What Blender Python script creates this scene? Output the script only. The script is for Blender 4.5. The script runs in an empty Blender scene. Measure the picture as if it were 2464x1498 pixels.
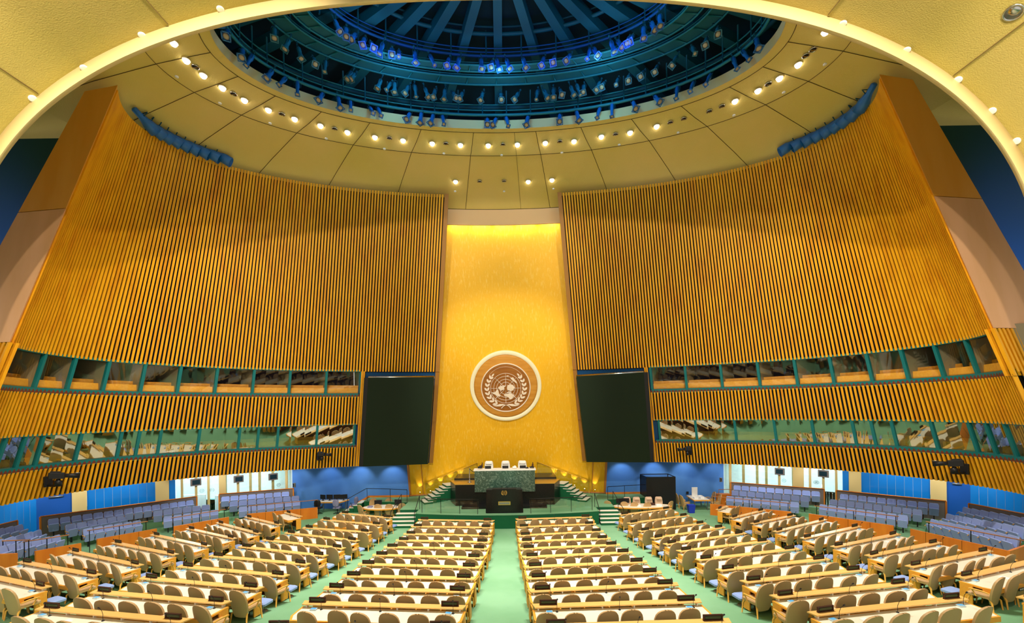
import bpy, math, random
from mathutils import Vector, Matrix
random.seed(7)
S=bpy.context.scene
COL=S.collection
PI=math.pi
# ---------------------------------------------------------------- camera
CX,CZ=.286,7.29
FPX,U0,V0,RO=1000.,1227.6,985.5,.0142
cd=bpy.data.cameras.new('camera'); cam=bpy.data.objects.new('camera',cd); COL.objects.link(cam)
cd.sensor_width=36; cd.lens=36*FPX/2464; cd.shift_x=(1232-U0)/2464; cd.shift_y=(V0-749)/2464; cd.clip_end=400; cd.clip_start=.05
cr,sr=math.cos(RO),math.sin(RO)
cam.matrix_world=Matrix(((cr,sr,0,CX),(0,0,-1,0),(-sr,cr,0,CZ),(0,0,0,1)))
S.camera=cam
# ---------------------------------------------------------------- exposure, world
S.view_settings.view_transform='Standard'; S.view_settings.look='None'; S.view_settings.gamma=1; S.view_settings.exposure=0.0
S.view_settings.use_curve_mapping=False
W=bpy.data.worlds.new('world'); S.world=W; W.use_nodes=True
W.node_tree.nodes['Background'].inputs[0].default_value=(1,.93,.82,1); W.node_tree.nodes['Background'].inputs[1].default_value=.82
S.cycles.max_bounces=6; S.cycles.diffuse_bounces=3; S.cycles.glossy_bounces=3; S.cycles.transmission_bounces=4; S.cycles.transparent_max_bounces=12
S.cycles.caustics_reflective=False; S.cycles.caustics_refractive=False; S.cycles.sample_clamp_indirect=4; S.cycles.use_denoising=True
def spot(loc,target,power,size=60,col=(1,.93,.82),blend=.6,rad=.12):
    l=bpy.data.lights.new('lamp','SPOT'); l.energy=power; l.color=col; l.spot_size=math.radians(size); l.spot_blend=blend; l.shadow_soft_size=rad
    o=bpy.data.objects.new('spot_lamp',l); COL.objects.link(o); o.location=loc
    o.rotation_euler=(Vector(target)-Vector(loc)).to_track_quat('-Z','Y').to_euler(); return o
def area(loc,target,power,sx,sy,col=(1,.95,.88)):
    l=bpy.data.lights.new('lamp','AREA'); l.energy=power; l.color=col; l.shape='RECTANGLE'; l.size=sx; l.size_y=sy
    o=bpy.data.objects.new('area_lamp',l); COL.objects.link(o); o.location=loc
    o.rotation_euler=(Vector(target)-Vector(loc)).to_track_quat('-Z','Y').to_euler(); return o
# house lights high in the dome and along the rear vault, all warm white
for x,y,tx,ty,p in [(-5,16,-9,17,9500),(5,16,9,17,9500),(0,19,0,23,8500),(-3,15,-3,14,9000),(3,15,3,14,9000),(-8,17.5,-15,20,8500),(8,17.5,15,20,8500),
                    (-9,17,-17,24,2600),(9,17,17,24,2600)]:
    spot((x,y,CZ+16.3),(tx,ty,0),p,62)
for x,tx in ((-6,-8),(0,0),(6,8)):
    spot((x,4,CZ+12.5),(tx,11,1),2400,80)
# warm wash on the slatted walls from the rear vault
for sx in (-1,1):
    spot((sx*9,2,CZ+7.5),(sx*18,16.5,CZ+9),2600,38,(1,.86,.66))  # added fill spot that brightens the pylon
    spot((sx*6,3,CZ+11.5),(sx*15,25,CZ+7),6500,75,(1,.86,.62))
    spot((sx*3,2,CZ+11.5),(sx*19,19,CZ+1),5000,70,(1,.88,.66))
spot((0,3,CZ+10.5),(0,30,CZ+1),14000,32,(1,.9,.7))
spot((0,3,CZ+11),(0,28,CZ+9),6500,30,(1,.9,.7))  # added fill spot for the upper golden wall
spot((0,4,CZ+10.5),(0,24,CZ-6),5000,40,(1,.92,.8))
# ---------------------------------------------------------------- helpers
def srv(u,v,z):
    """point of the place seen at photo pixel u,v at height z (metres above the front floor)"""
    du,dv=u-U0,v-V0
    x=(du*cr-dv*sr)/FPX; y=-(du*sr+dv*cr)/FPX
    Y=(z-CZ)/y
    return Vector((x*Y+CX,Y,z))
def srvY(u,v,Y):
    du,dv=u-U0,v-V0
    return Vector(((du*cr-dv*sr)/FPX*Y+CX,Y,CZ-(du*sr+dv*cr)/FPX*Y))
def fl(x,y):
    t=22-(y-.004*x*x)
    return .1*t+.0018*t*t if t>0 else 0.
def srvf(u,v,dz):
    """same, for a point dz above the sloping floor"""
    z=dz
    for _ in range(60):
        p=srv(u,v,z); z=.5*z+.5*(fl(p.x,p.y)+dz)
    return srv(u,v,z)
class MB:
    def __init__(s): s.v=[];s.f=[];s.m=[];s.sm=[];s.mi=0
    def add(s,vs,fs,smooth=False,M=None):
        n=len(s.v)
        for p in vs: s.v.append(tuple(M@Vector(p)) if M is not None else tuple(p))
        for f in fs: s.f.append([i+n for i in f]); s.m.append(s.mi); s.sm.append(smooth)
        return s
    def box(s,c,d,M=None,taper=1):
        x,y,z=[a/2 for a in d]
        t=taper
        vs=[(c[0]+a*(x*(t if k>0 else 1)),c[1]+b*(y*(t if k>0 else 1)),c[2]+k*z) for k in(-1,1) for b in(-1,1) for a in(-1,1)]
        return s.add(vs,[(0,2,3,1),(4,5,7,6),(0,1,5,4),(2,6,7,3),(0,4,6,2),(1,3,7,5)],False,M)
    def bbox(s,c,d,b=.01,M=None):
        """box with bevelled vertical edges and top"""
        x,y,z=[a/2 for a in d]; vs=[];
        def ring(ins,zz):
            X,Y=x-ins,y-ins
            return [(-X,-Y+b,zz),(-X+b,-Y,zz),(X-b,-Y,zz),(X,-Y+b,zz),(X,Y-b,zz),(X-b,Y,zz),(-X+b,Y,zz),(-X,Y-b,zz)]
        rs=[ring(0,-z),ring(0,z-b),ring(b,z)]
        for r in rs: vs+=[(c[0]+p[0],c[1]+p[1],c[2]+p[2]) for p in r]
        fs=[tuple(range(7,-1,-1)),tuple(range(16,24))]
        for k in(0,1):
            for i in range(8): j=(i+1)%8; fs.append((k*8+i,k*8+j,k*8+8+j,k*8+8+i))
        return s.add(vs,fs,False,M)
    def tube(s,pts,r,n=8,cap=True,smooth=True,M=None,closed=False):
        pts=[Vector(p) for p in pts]; rs=r if isinstance(r,(list,tuple)) else [r]*len(pts)
        vs=[];N=len(pts); up=None
        for i,p in enumerate(pts):
            a=pts[(i-1)%N] if closed or i>0 else p; b=pts[(i+1)%N] if closed or i<N-1 else p
            d=(b-a).normalized()
            if up is None: up=Vector((0,0,1)) if abs(d.z)<.9 else Vector((1,0,0))
            x=d.cross(up).normalized(); 
            if x.length<.5: x=Vector((1,0,0))
            y=x.cross(d).normalized(); up=y
            for k in range(n):
                t=2*PI*k/n; vs.append(p+x*math.cos(t)*rs[i]+y*math.sin(t)*rs[i])
        fs=[]
        for i in range(N if closed else N-1):
            j=(i+1)%N
            for k in range(n): l=(k+1)%n; fs.append((i*n+k,i*n+l,j*n+l,j*n+k))
        if cap and not closed: fs.append(tuple(range(n))); fs.append(tuple(range(N*n-1,N*n-n-1,-1)))
        return s.add(vs,fs,smooth,M)
    def lathe(s,prof,n=16,M=None,smooth=True):
        """prof: (r,z) list round the z axis"""
        vs=[(r*math.cos(2*PI*k/n),r*math.sin(2*PI*k/n),z) for r,z in prof for k in range(n)]
        fs=[(i*n+k,i*n+(k+1)%n,(i+1)*n+(k+1)%n,(i+1)*n+k) for i in range(len(prof)-1) for k in range(n)]
        fs.append(tuple(range(n-1,-1,-1))); fs.append(tuple(range((len(prof)-1)*n,len(prof)*n)))
        return s.add(vs,fs,smooth,M)
    def prism(s,poly,z0,z1,M=None):
        n=len(poly); vs=[(x,y,z0) for x,y in poly]+[(x,y,z1) for x,y in poly]
        return s.add(vs,[tuple(range(n-1,-1,-1)),tuple(range(n,2*n))]+[(i,(i+1)%n,n+(i+1)%n,n+i) for i in range(n)],False,M)
    def hexa(s,a,b):
        """solid between two quads a and b (4 points each, same winding)"""
        return s.add(list(a)+list(b),[(3,2,1,0),(4,5,6,7)]+[(i,(i+1)%4,4+(i+1)%4,4+i) for i in range(4)])
    def grid(s,rows,smooth=True):
        n=len(rows[0]); vs=[p for r in rows for p in r]
        return s.add(vs,[(i*n+k,i*n+k+1,(i+1)*n+k+1,(i+1)*n+k) for i in range(len(rows)-1) for k in range(n-1)],smooth)
    def build(s,name,mat,parent=None):
        me=bpy.data.meshes.new(name); me.from_pydata(s.v,[],s.f)
        for m in (mat if isinstance(mat,(list,tuple)) else [mat]): me.materials.append(m)
        me.polygons.foreach_set('material_index',s.m); me.polygons.foreach_set('use_smooth',s.sm); me.update()
        o=bpy.data.objects.new(name,me); COL.objects.link(o)
        if parent: o.parent=parent
        return o
def tag(o,label,cat,group=None,kind=None):
    o['label']=label; o['category']=cat
    if group:o['group']=group
    if kind:o['kind']=kind
    return o
def struct(o,label=None):
    o['kind']='structure'
    if label:o['label']=label
    return o
def empty(name,loc=(0,0,0),rz=0):
    o=bpy.data.objects.new(name,None); COL.objects.link(o); o.location=loc; o.rotation_euler=(0,0,rz); o.empty_display_size=.1; return o
KIDS={}
def kids(o):
    if o.name not in KIDS: KIDS[o.name]=[c for c in bpy.data.objects if c.parent==o]
    return KIDS[o.name]
def copy_tree(o,parent=None):
    c=o.copy(); COL.objects.link(c)
    if parent: c.parent=parent
    for k in kids(o): copy_tree(k,c)
    return c
ORD=['','first','second','third','fourth','fifth','sixth','seventh','eighth','ninth','tenth','eleventh','twelfth','thirteenth','fourteenth','fifteenth','sixteenth','seventeenth','eighteenth','nineteenth','twentieth','twenty-first','twenty-second','twenty-third','twenty-fourth','twenty-fifth','twenty-sixth','twenty-seventh','twenty-eighth','twenty-ninth','thirtieth']
# ---------------------------------------------------------------- materials
def mat(name,col,rough=.6,metal=0,spec=.3,emit=None,es=0,noise=None,bump=None,coat=0):
    m=bpy.data.materials.new(name); m.use_nodes=True; nt=m.node_tree; b=nt.nodes['Principled BSDF']
    b.inputs['Base Color'].default_value=(*col,1); b.inputs['Roughness'].default_value=rough; b.inputs['Metallic'].default_value=metal
    b.inputs['Specular IOR Level'].default_value=spec
    if coat: b.inputs['Coat Weight'].default_value=coat; b.inputs['Coat Roughness'].default_value=.15
    if emit: b.inputs['Emission Color'].default_value=(*emit,1); b.inputs['Emission Strength'].default_value=es
    if noise or bump:
        tc=nt.nodes.new('ShaderNodeTexCoord'); mp=nt.nodes.new('ShaderNodeMapping'); nt.links.new(tc.outputs['Object'],mp.inputs[0])
    if noise:
        col2,scale,vec,lo,hi=noise; mp.inputs['Scale'].default_value=vec
        n=nt.nodes.new('ShaderNodeTexNoise'); n.inputs['Scale'].default_value=scale; n.inputs['Detail'].default_value=5
        r=nt.nodes.new('ShaderNodeMapRange'); r.inputs[1].default_value=lo; r.inputs[2].default_value=hi
        mx=nt.nodes.new('ShaderNodeMix'); mx.data_type='RGBA'; mx.inputs[6].default_value=(*col,1); mx.inputs[7].default_value=(*col2,1)
        nt.links.new(mp.outputs[0],n.inputs[0]); nt.links.new(n.outputs[0],r.inputs[0]); nt.links.new(r.outputs[0],mx.inputs[0]); nt.links.new(mx.outputs[2],b.inputs['Base Color'])
    if bump:
        sc,st=bump; n2=nt.nodes.new('ShaderNodeTexNoise'); n2.inputs['Scale'].default_value=sc; n2.inputs['Detail'].default_value=3
        bp=nt.nodes.new('ShaderNodeBump'); bp.inputs['Strength'].default_value=st; bp.inputs['Distance'].default_value=.05
        nt.links.new(tc.outputs['Object'],n2.inputs[0]); nt.links.new(n2.outputs[0],bp.inputs['Height']); nt.links.new(bp.outputs[0],b.inputs['Normal'])
    return m
def glass(name,refl,tint=(.85,1,.93),rough=.02):
    m=bpy.data.materials.new(name); m.use_nodes=True; nt=m.node_tree; nt.nodes.remove(nt.nodes['Principled BSDF'])
    t=nt.nodes.new('ShaderNodeBsdfTransparent'); t.inputs[0].default_value=(*tint,1)
    g=nt.nodes.new('ShaderNodeBsdfGlossy'); g.inputs[0].default_value=(.9,1,.94,1); g.inputs['Roughness'].default_value=rough
    x=nt.nodes.new('ShaderNodeMixShader'); x.inputs[0].default_value=refl
    nt.links.new(t.outputs[0],x.inputs[1]); nt.links.new(g.outputs[0],x.inputs[2]); nt.links.new(x.outputs[0],nt.nodes['Material Output'].inputs[0]); return m
M={}
M['carpet']=mat('green_carpet',(.17,.37,.20),.95,noise=((.24,.47,.28),.35,(1,1,1),.35,.65),bump=(60,.15),spec=.05)
M['dgreen']=mat('dark_green_cloth',(.008,.13,.05),.8)
M['slat']=mat('slat_oak',(.90,.43,.012),.5,noise=((.74,.29,.008),.8,(3,3,.12),.42,.72),bump=(25,.1))
M['slatend']=mat('slat_end_dark_oak',(.16,.035,.015),.6)
M['back']=mat('slat_backing',(.006,.010,.022),.8)
M['bluepanel']=mat('deep_blue_panel',(.006,.07,.22),.5)
M['teal']=mat('teal_paint',(.006,.17,.19),.45)
M['tealdark']=mat('dark_teal_wall',(.003,.06,.075),.6)
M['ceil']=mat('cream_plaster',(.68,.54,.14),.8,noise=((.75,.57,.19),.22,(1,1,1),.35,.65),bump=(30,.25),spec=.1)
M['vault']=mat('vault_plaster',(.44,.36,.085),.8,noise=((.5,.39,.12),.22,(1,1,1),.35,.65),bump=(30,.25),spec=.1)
M['ceilrim']=mat('pale_cream_plaster',(.74,.60,.30),.7)
M['fascia']=mat('pale_stone',(.80,.52,.25),.7)
M['seam']=mat('seam_dark',(.09,.05,.01),.8)
M['gold']=mat('gold_leaf',(.93,.50,.010),.45,metal=.1,spec=.4,noise=((.97,.63,.11),1.1,(9,9,.3),.52,.85),bump=(9,.08))
M['edge']=mat('edge_board_oak',(.40,.18,.035),.5)
M['pylon']=mat('pylon_veneer_light_tint',(.78,.36,.035),.55,noise=((.82,.42,.07),.5,(2,2,.3),.35,.65))  # same veneer as below, with the light's orange put into its colour
M['pylonlow']=mat('pale_veneer_pylon',(.80,.46,.27),.6,noise=((.72,.40,.2),.5,(2,2,.3),.35,.65))
M['desk']=mat('light_oak',(.92,.42,.05),.45,noise=((.88,.37,.04),1.5,(.6,8,8),.4,.65))
M['desktop']=mat('pale_desk_inlay',(.92,.85,.70),.35,coat=.15)
M['ledge']=mat('ledge_oak',(.88,.52,.16),.4,coat=.2)
M['deskdark']=mat('desk_dark_panel',(.20,.04,.012),.6)  # dark red-brown modesty panel
M['steel']=mat('steel',(.35,.35,.36),.35,metal=.8)
M['chair']=mat('tan_leather',(.56,.36,.165),.5,spec=.3)
M['chairbump']=mat('cream_leather',(.85,.62,.45),.45)
M['chairwood']=mat('chair_oak',(.80,.42,.07),.4)
M['white']=mat('white_plastic',(.9,.9,.88),.5)
M['black']=mat('black_plastic',(.012,.012,.014),.4)
M['nameframe']=mat('nameplate_brown',(.055,.018,.01),.5)
M['namepanel']=mat('nameplate_window',(.03,.055,.02),.4)
M['screenblue']=mat('console_screen',(.08,.33,.6),.3,emit=(.12,.45,.85),es=.3)
M['consolebody']=mat('console_body',(.55,.68,.75),.4)
M['bluepad']=mat('blue_fabric',(.30,.42,.78),.9)
M['seatblue']=mat('grey_blue_fabric',(.34,.44,.84),.85,spec=.1)
M['seatdark']=mat('charcoal_fabric',(.10,.11,.15),.85,spec=.1)
M['seatshell']=mat('seat_oak_shell',(.30,.16,.06),.5)
M['board']=mat('grey_brown_board',(.22,.175,.15),.5)
M['orange']=mat('orange_veneer',(.80,.25,.025),.45,noise=((.7,.19,.018),1.2,(2,2,.4),.35,.65))
M['rail']=mat('wood_rail',(.5,.2,.06),.4)
M['bluewall']=mat('blue_wall_cloth',(.07,.21,.62),.85,noise=((.11,.29,.72),.35,(1,1,1),.35,.65),spec=.05)
M['blueglass']=mat('blue_glass_wall',(.006,.20,.62),.12,spec=.6)
M['dkblue']=mat('blue_door_paint',(.01,.09,.38),.4)
M['darkteal']=mat('dark_teal_steel',(.005,.085,.12),.55)
M['duskteal']=mat('dusky_teal',(.0035,.028,.04),.7)
M['spotblue']=mat('stage_lamp_blue',(.01,.13,.42),.35,spec=.5)
M['spotteal']=mat('stage_lamp_teal',(.01,.13,.2),.4,spec=.5)
M['lens']=mat('lamp_lens',(.35,.28,.16),.2,emit=(.8,.6,.35),es=.04)
M['lampglow']=mat('downlight_glow',(1,1,1),.4,emit=(1,.9,.88),es=10)
M['chrome']=mat('chrome',(.6,.6,.58),.2,metal=1)
M['screen']=mat('screen_black',(.009,.019,.009),.45,spec=.15)
M['marbleg']=mat('green_marble',(.045,.10,.075),.15,spec=.6)
M['marbleb']=mat('black_marble',(.008,.009,.009),.28,spec=.35)
M['brass']=mat('brass',(.75,.5,.12),.3,metal=.7)
M['woodA']=mat('emblem_wood',(.58,.24,.025),.4,noise=((.68,.32,.05),1.5,(.5,4,1),.35,.65))
M['woodB']=mat('emblem_wood_dark',(.30,.10,.012),.4,noise=((.38,.14,.02),1.5,(.5,4,1),.35,.65))
M['emb']=mat('emblem_relief',(.95,.80,.68),.4)
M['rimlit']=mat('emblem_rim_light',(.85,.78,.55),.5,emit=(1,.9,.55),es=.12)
M['led']=mat('warm_strip_light',(1,1,1),.5,emit=(1,.85,.5),es=9)
M['stair']=mat('pale_tread_carpet',(.75,.74,.62),.8)
M['dark']=mat('dark_interior',(.012,.010,.010),.7)
M['boothwall']=mat('booth_partition',(.33,.27,.18),.7)
M['boothback']=mat('booth_back_wall',(.05,.055,.10),.7)
M['lobbywhite']=mat('lobby_white',(.85,.92,.93),.6)
M['lobbyfloor']=mat('lobby_floor',(.25,.62,.60),.3)
M['wallwood']=mat('column_wood',(.72,.52,.20),.6)
M['paper']=mat('paper',(.9,.9,.92),.7)
M['binblue']=mat('bin_blue',(.02,.05,.55),.5)
M['purple']=mat('office_chair_fabric',(.25,.25,.42),.8)
M['glass1']=glass('booth_glass',.06,(.92,.94,.9))
M['glass2']=glass('tilted_booth_glass',.42,(.6,.75,.62))
M['glassclear']=glass('clear_glass',.06,(.9,.97,.95))
def marble(m,vein,scale,thr,blocks=None):
    nt=m.node_tree; b=nt.nodes['Principled BSDF']; base=tuple(b.inputs['Base Color'].default_value)
    tc=nt.nodes.new('ShaderNodeTexCoord'); n=nt.nodes.new('ShaderNodeTexNoise'); n.inputs['Scale'].default_value=scale; n.inputs['Detail'].default_value=8; n.inputs['Distortion'].default_value=2.2
    v=nt.nodes.new('ShaderNodeMath'); v.operation='SUBTRACT'; v.inputs[1].default_value=.5; a=nt.nodes.new('ShaderNodeMath'); a.operation='ABSOLUTE'
    r=nt.nodes.new('ShaderNodeMapRange'); r.inputs[1].default_value=0; r.inputs[2].default_value=thr; r.inputs[3].default_value=1; r.inputs[4].default_value=0
    mx=nt.nodes.new('ShaderNodeMix'); mx.data_type='RGBA'; mx.inputs[6].default_value=base; mx.inputs[7].default_value=(*vein,1)
    for p,q in ((tc.outputs['Object'],n.inputs[0]),(n.outputs[0],v.inputs[0]),(v.outputs[0],a.inputs[0]),(a.outputs[0],r.inputs[0]),(r.outputs[0],mx.inputs[0]),(mx.outputs[2],b.inputs['Base Color'])): nt.links.new(p,q)
marble(M['marbleg'],(.20,.30,.24),2.2,.03); marble(M['marbleb'],(.04,.04,.032),5,.008)

# ================================================================ HALL: elliptical, walls leaning inward
YC,A0,B0,KL=19.33,20.02,9.868,.3158
ZT,ZB1,ZB2,ZB3,ZB4,ZB5=13.36,2.72,1.27,-.874,-2.24,-3.882
WARP=0
def ring(t,z,off=0):
    """point of the leaning wall at ellipse angle t, height z relative to the camera, off metres outwards"""
    d=-KL*(z-ZB1)+off
    if WARP:
        q=abs(t-PI/2); w=max(0,1-max(0,q-.15)/.55); t+=math.copysign(WARP*(ZT-z)*w,t-PI/2)
    return Vector(((A0+d)*math.cos(t),YC+(B0+d)*math.sin(t),z+CZ))
def t_of_u(u,z,off=0,lo=PI/2,hi=PI/2):
    a,b=(PI/2,PI+.5) if u<1227 else (PI/2,-.5)
    for _ in range(50):
        m=(a+b)/2; p=ring(m,z,off)
        x=(p.x-CX)/p.y*FPX; y=-(p.z-CZ)/p.y*FPX; uu=U0+x*cr+y*sr
        if (u<1227)==(uu>u): a=m
        else: b=m
    return (a+b)/2
TIL,TIR=t_of_u(1072,ZT),t_of_u(1349,ZT)      # inner ends of the slatted walls
WARP=(abs(t_of_u(1048,ZB1)-PI/2)-abs(TIL-PI/2))/(ZT-ZB1)/.95
TE=.36                                       # outer ends, beyond the short axis
def tpitch(z,t0,t1,pitch):
    ts=[];t=t0;s=1 if t1>t0 else -1
    while (t1-t)*s>0:
        ts.append(t); e=1e-3; d=(ring(t+e,z)-ring(t,z)).length/e; t+=s*pitch/d
    return ts
def slat_panel(mb,ts,z0,z1,w=.105,dep=.13,cap=False,jit=0):
    for t in ts:
        P0=ring(t,z0);P1=ring(t,z1)
        tan=(ring(t+.002,z0)-ring(t-.002,z0)).normalized(); up=(P1-P0).normalized(); out=tan.cross(up).normalized()
        if (P0+out-Vector((0,YC,P0.z))).length<(P0-Vector((0,YC,P0.z))).length: out=-out
        a=[P0-tan*w/2,P0+tan*w/2,P0+tan*w/6+out*dep,P0-tan*w/6+out*dep]
        b=[q+(P1-P0) for q in a]
        mb.mi=0; mb.hexa(a,b)
        if cap:
            mb.mi=1; q=b; top=P1+up*.17+out*.02
            mb.add([b[0]-tan*.045,b[1]+tan*.045,b[1]+tan*.015,b[0]-tan*.015,top-tan*.012,top+tan*.012,b[0]-tan*.045+out*.06,b[1]+tan*.045+out*.06,top+out*.06],
                   [(0,3,4),(2,1,5),(3,2,5,4),(0,4,8,6),(1,7,8,5)])
def wall_pair(side):
    L=side<0
    ti=TIL if L else TIR; te=PI+TE if L else -TE
    nm='left' if L else 'right'
    tA=t_of_u(866,ZB1) if L else t_of_u(1562,ZB1)      # where the window bands stop beside the screens
    mb=MB(); slat_panel(mb,tpitch(ZB1,ti,te-(.008 if L else -.008),.188),ZB1,ZT)
    struct(mb.build('wall_'+nm,[M['slat'],M['slatend']]),'tall curved wall of orange vertical timber slats on the %s'%nm)
    mb=MB(); tf=PI+TE if L else -TE
    slat_panel(mb,tpitch(ZB3,tA,tf,.2),ZB3,ZB2-.22,cap=True)
    struct(mb.build('wall_%s_middle'%nm,[M['slat'],M['slatend']]))
    mb=MB(); slat_panel(mb,tpitch(ZB5,tA,tf,.2),ZB5,ZB4-.22,cap=True)
    struct(mb.build('wall_%s_lower'%nm,[M['slat'],M['slatend']]))
    # end pier of slats beyond the booth windows
    mb=MB(); sd=-1 if L else 1; u_=Vector((sd*.99,.12,0)); v_=Vector((-.12*sd,.99,0))
    for k in range(18):
        def q(z): return ring(te,z,-.02)+Vector((0,-.1,0))+u_*(.06+k*.19)
        Z5=ZB2-.25; mb.hexa([q(Z5)-u_*.05,q(Z5)+u_*.05,q(Z5)+u_*.02+v_*.13,q(Z5)-u_*.02+v_*.13],[q(2.84)-u_*.05,q(2.84)+u_*.05,q(2.84)+u_*.02+v_*.13,q(2.84)-u_*.02+v_*.13])
    mb.mi=0; q=lambda z,a,b:ring(te,z,-.02)+Vector((0,-.1,0))+u_*a+v_*b
    mb.hexa([q(Z5,0,.2),q(Z5,3.6,.2),q(Z5,3.6,.3),q(Z5,0,.3)],[q(2.84,0,.2),q(2.84,3.6,.2),q(2.84,3.6,.3),q(2.84,0,.3)])
    struct(mb.build('wall_%s_pier'%nm,[M['slat'],M['back']]))
    # fins beside the projection screen and the inner edge board
    mb=MB()
    for k in(.3,.55): slat_panel(mb,[tA-(k*.03 if L else -k*.03)],ZB5,ZB1,w=.11)
    struct(mb.build('wall_%s_fins'%nm,[M['slat'],M['slatend']]))
    # backing sheets
    def sheet(z0,z1,ta,tb,off,m,name,n=60):
        mb=MB(); rows=[[ring(ta+(tb-ta)*i/n,z,off) for i in range(n+1)] for z in (z0,z1)]; mb.grid(rows)
        rows2=[[ring(ta+(tb-ta)*i/n,z,off+.06) for i in range(n+1)] for z in (z0,z1)]; mb.grid(rows2)
        return struct(mb.build(name,m))
    sheet(ZB1-.02,ZT-.05,ti,te-(.02 if L else -.02),.24,M['back'],'wall_%s_backing'%nm)
    sheet(ZB3,ZB2-.1,tA,tf,.22,M['back'],'wall_%s_backing'%nm)
    sheet(ZB5,ZB4-.1,tA,tf,.22,M['back'],'wall_%s_backing'%nm)
    for za,zb,ub in((ZB2-.3,ZB1+.05,870 if L else 1564),(ZB4-.3,ZB3+.05,854 if L else 1584)): sheet(za,zb,tA,t_of_u(ub,zb)-(.004 if not L else -.004),.2,M['bluepanel'],'wall_%s_blue_backing'%nm,4)
    sheet(ZB5,ZB1,ti+(.0 if L else 0),tA,.25,M['bluepanel'],'wall_%s_blue_backing'%nm,20)
    # edge boards of the slatted walls towards the gold wall
    mb=MB()
    for z0,z1,off in((ZB1,ZT+.02,0),(ZB3+.1,ZB1,.08),(ZB5,ZB3+.1,.16)):
        t=ti; d=.012*(1 if L else -1)
        a=[ring(t-d,z0,-.04+off),ring(t+d*.2,z0,-.04+off),ring(t+d*.2,z0,.5),ring(t-d,z0,.5)]
        b=[ring(t-d,z1,-.04+off),ring(t+d*.2,z1,-.04+off),ring(t+d*.2,z1,.5),ring(t-d,z1,.5)]
        mb.hexa(a,b)
    struct(mb.build('trim_%d'%(1 if L else 2),M['edge']))
    # teal rails over and under the windows
    mb=MB()
    for z0,z1,off,d in((ZB2-.27,ZB2,.02,.14),(ZB4-.27,ZB4,.02,.14),(ZB1-.02,ZB1+.1,.03,.12),(ZB3-.02,ZB3+.08,.03,.12)):
        n=70; ts=[tA+((te if z0>ZB2-.3 and z0>0 and z1<ZB1+.2 else tf)-tA)*i/n for i in range(n+1)]
        mb.grid([[ring(t,z,o) for t in ts] for z,o in((z0,off),(z1,off),(z1,off+d),(z0,off+d),(z0,off))],False)
    struct(mb.build('trim_%d'%(3 if L else 4),M['teal']))
    return tA,te,tf
NW=[0]
def booth_windows(side,us,z0,z1,gl,nm,text=None,drop=()):
    """one window per booth: teal mullions, pane, oak counter, partition"""
    ts=[PI/2+math.copysign(min(abs(t_of_u(u,z1)-PI/2),PI/2+TE),t_of_u(u,z1)-PI/2) for u in us]
    ts=[t for i,t in enumerate(ts) if i==0 or abs(t-ts[i-1])>.012]
    for i in range(len(ts)-1):
        NW[0]+=1; ta,tb=ts[i],ts[i+1]; s=1 if tb>ta else -1
        e=.07/((ring(ta+.001,z0)-ring(ta,z0)).length/.001)*s
        root=MB()
        for tt in((ta,) if i<len(ts)-2 or abs(abs(tb-PI/2)-PI/2-TE)<.005 else (ta,tb)):
            a=[ring(tt-e,z0,.03),ring(tt+e,z0,.03),ring(tt+e,z0,.17),ring(tt-e,z0,.17)]
            b=[ring(tt-e,z1,.03),ring(tt+e,z1,.03),ring(tt+e,z1,.17),ring(tt-e,z1,.17)]
            root.hexa(a,b)
        w=root.build('window_%d'%NW[0],M['teal']); struct(w,'%s interpreters window, %s from the golden wall, %s band'%(side,ORD[i+1],nm))
        g=MB(); n=3; g.grid([[ring(ta+(tb-ta)*k/n,z,.1) for k in range(n+1)] for z in(z0,z1)],False); g.build('pane',gl,w)
        c=MB(); zc=z0+.42; tb_=tb; tb=PI/2+math.copysign(min(abs(tb-PI/2),PI/2+TE-.07),tb-PI/2)
        def pt(t,z,off):  # vertical interior, not leaning
            p=ring(t,z0,off); return Vector((p.x,p.y,z+CZ))
        for k,(o0,o1,za,zb) in enumerate(((.3,.36,z0-.1,zc-.05),(.6,.66,z0+.1,zc+.15),(.3,.95,z0+.0,z0+.06))):
            c.hexa([pt(ta,za,o0),pt(tb,za,o0),pt(tb,za,o1),pt(ta,za,o1)],[pt(ta,zb,o0),pt(tb,zb,o0),pt(tb,zb,o1),pt(ta,zb,o1)])
        c.build('counter',M['desk'],w); tb=tb_
        p=MB(); f=.25
        p.hexa([pt(ta-e*f,z0-.1,.2),pt(ta+e*f,z0-.1,.2),pt(ta+e*f,z0-.1,2.3),pt(ta-e*f,z0-.1,2.3)],[pt(ta-e*f,z1+.3,-.25),pt(ta+e*f,z1+.3,-.25),pt(ta+e*f,z1+.3,2.3),pt(ta-e*f,z1+.3,2.3)])
        p.build('partition',M['boothwall'],w)
LWIN=[865,779,691,600,509,419.3,329.9,241.7,157.6,80,8]
BL=[870,787,700,613.6,525.5,438,352.6,267,187,114.9,40,-10]
BR=[1564,1647,1732,1820.5,1908.7,1993.4,2081.5,2163.8,2243,2316.5,2381,2404]
B3L=[854,764.5,671,624,579,483,390,339,296,200,110,67,21,-12]
B3R=[1584,1672,1766,1860.6,1951,2047.7,2093,2141.7,2235.7,2325,2366,2410.5,2470]
for sd in(-1,1): wall_pair(sd)
booth_windows('left',BL,ZB2,ZB1,M['glass1'],'upper'); booth_windows('left',B3L,ZB4,ZB3,M['glass2'],'lower')
booth_windows('right',BR,ZB2,ZB1,M['glass1'],'upper'); booth_windows('right',B3R,ZB4,ZB3,M['glass2'],'lower')
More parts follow.
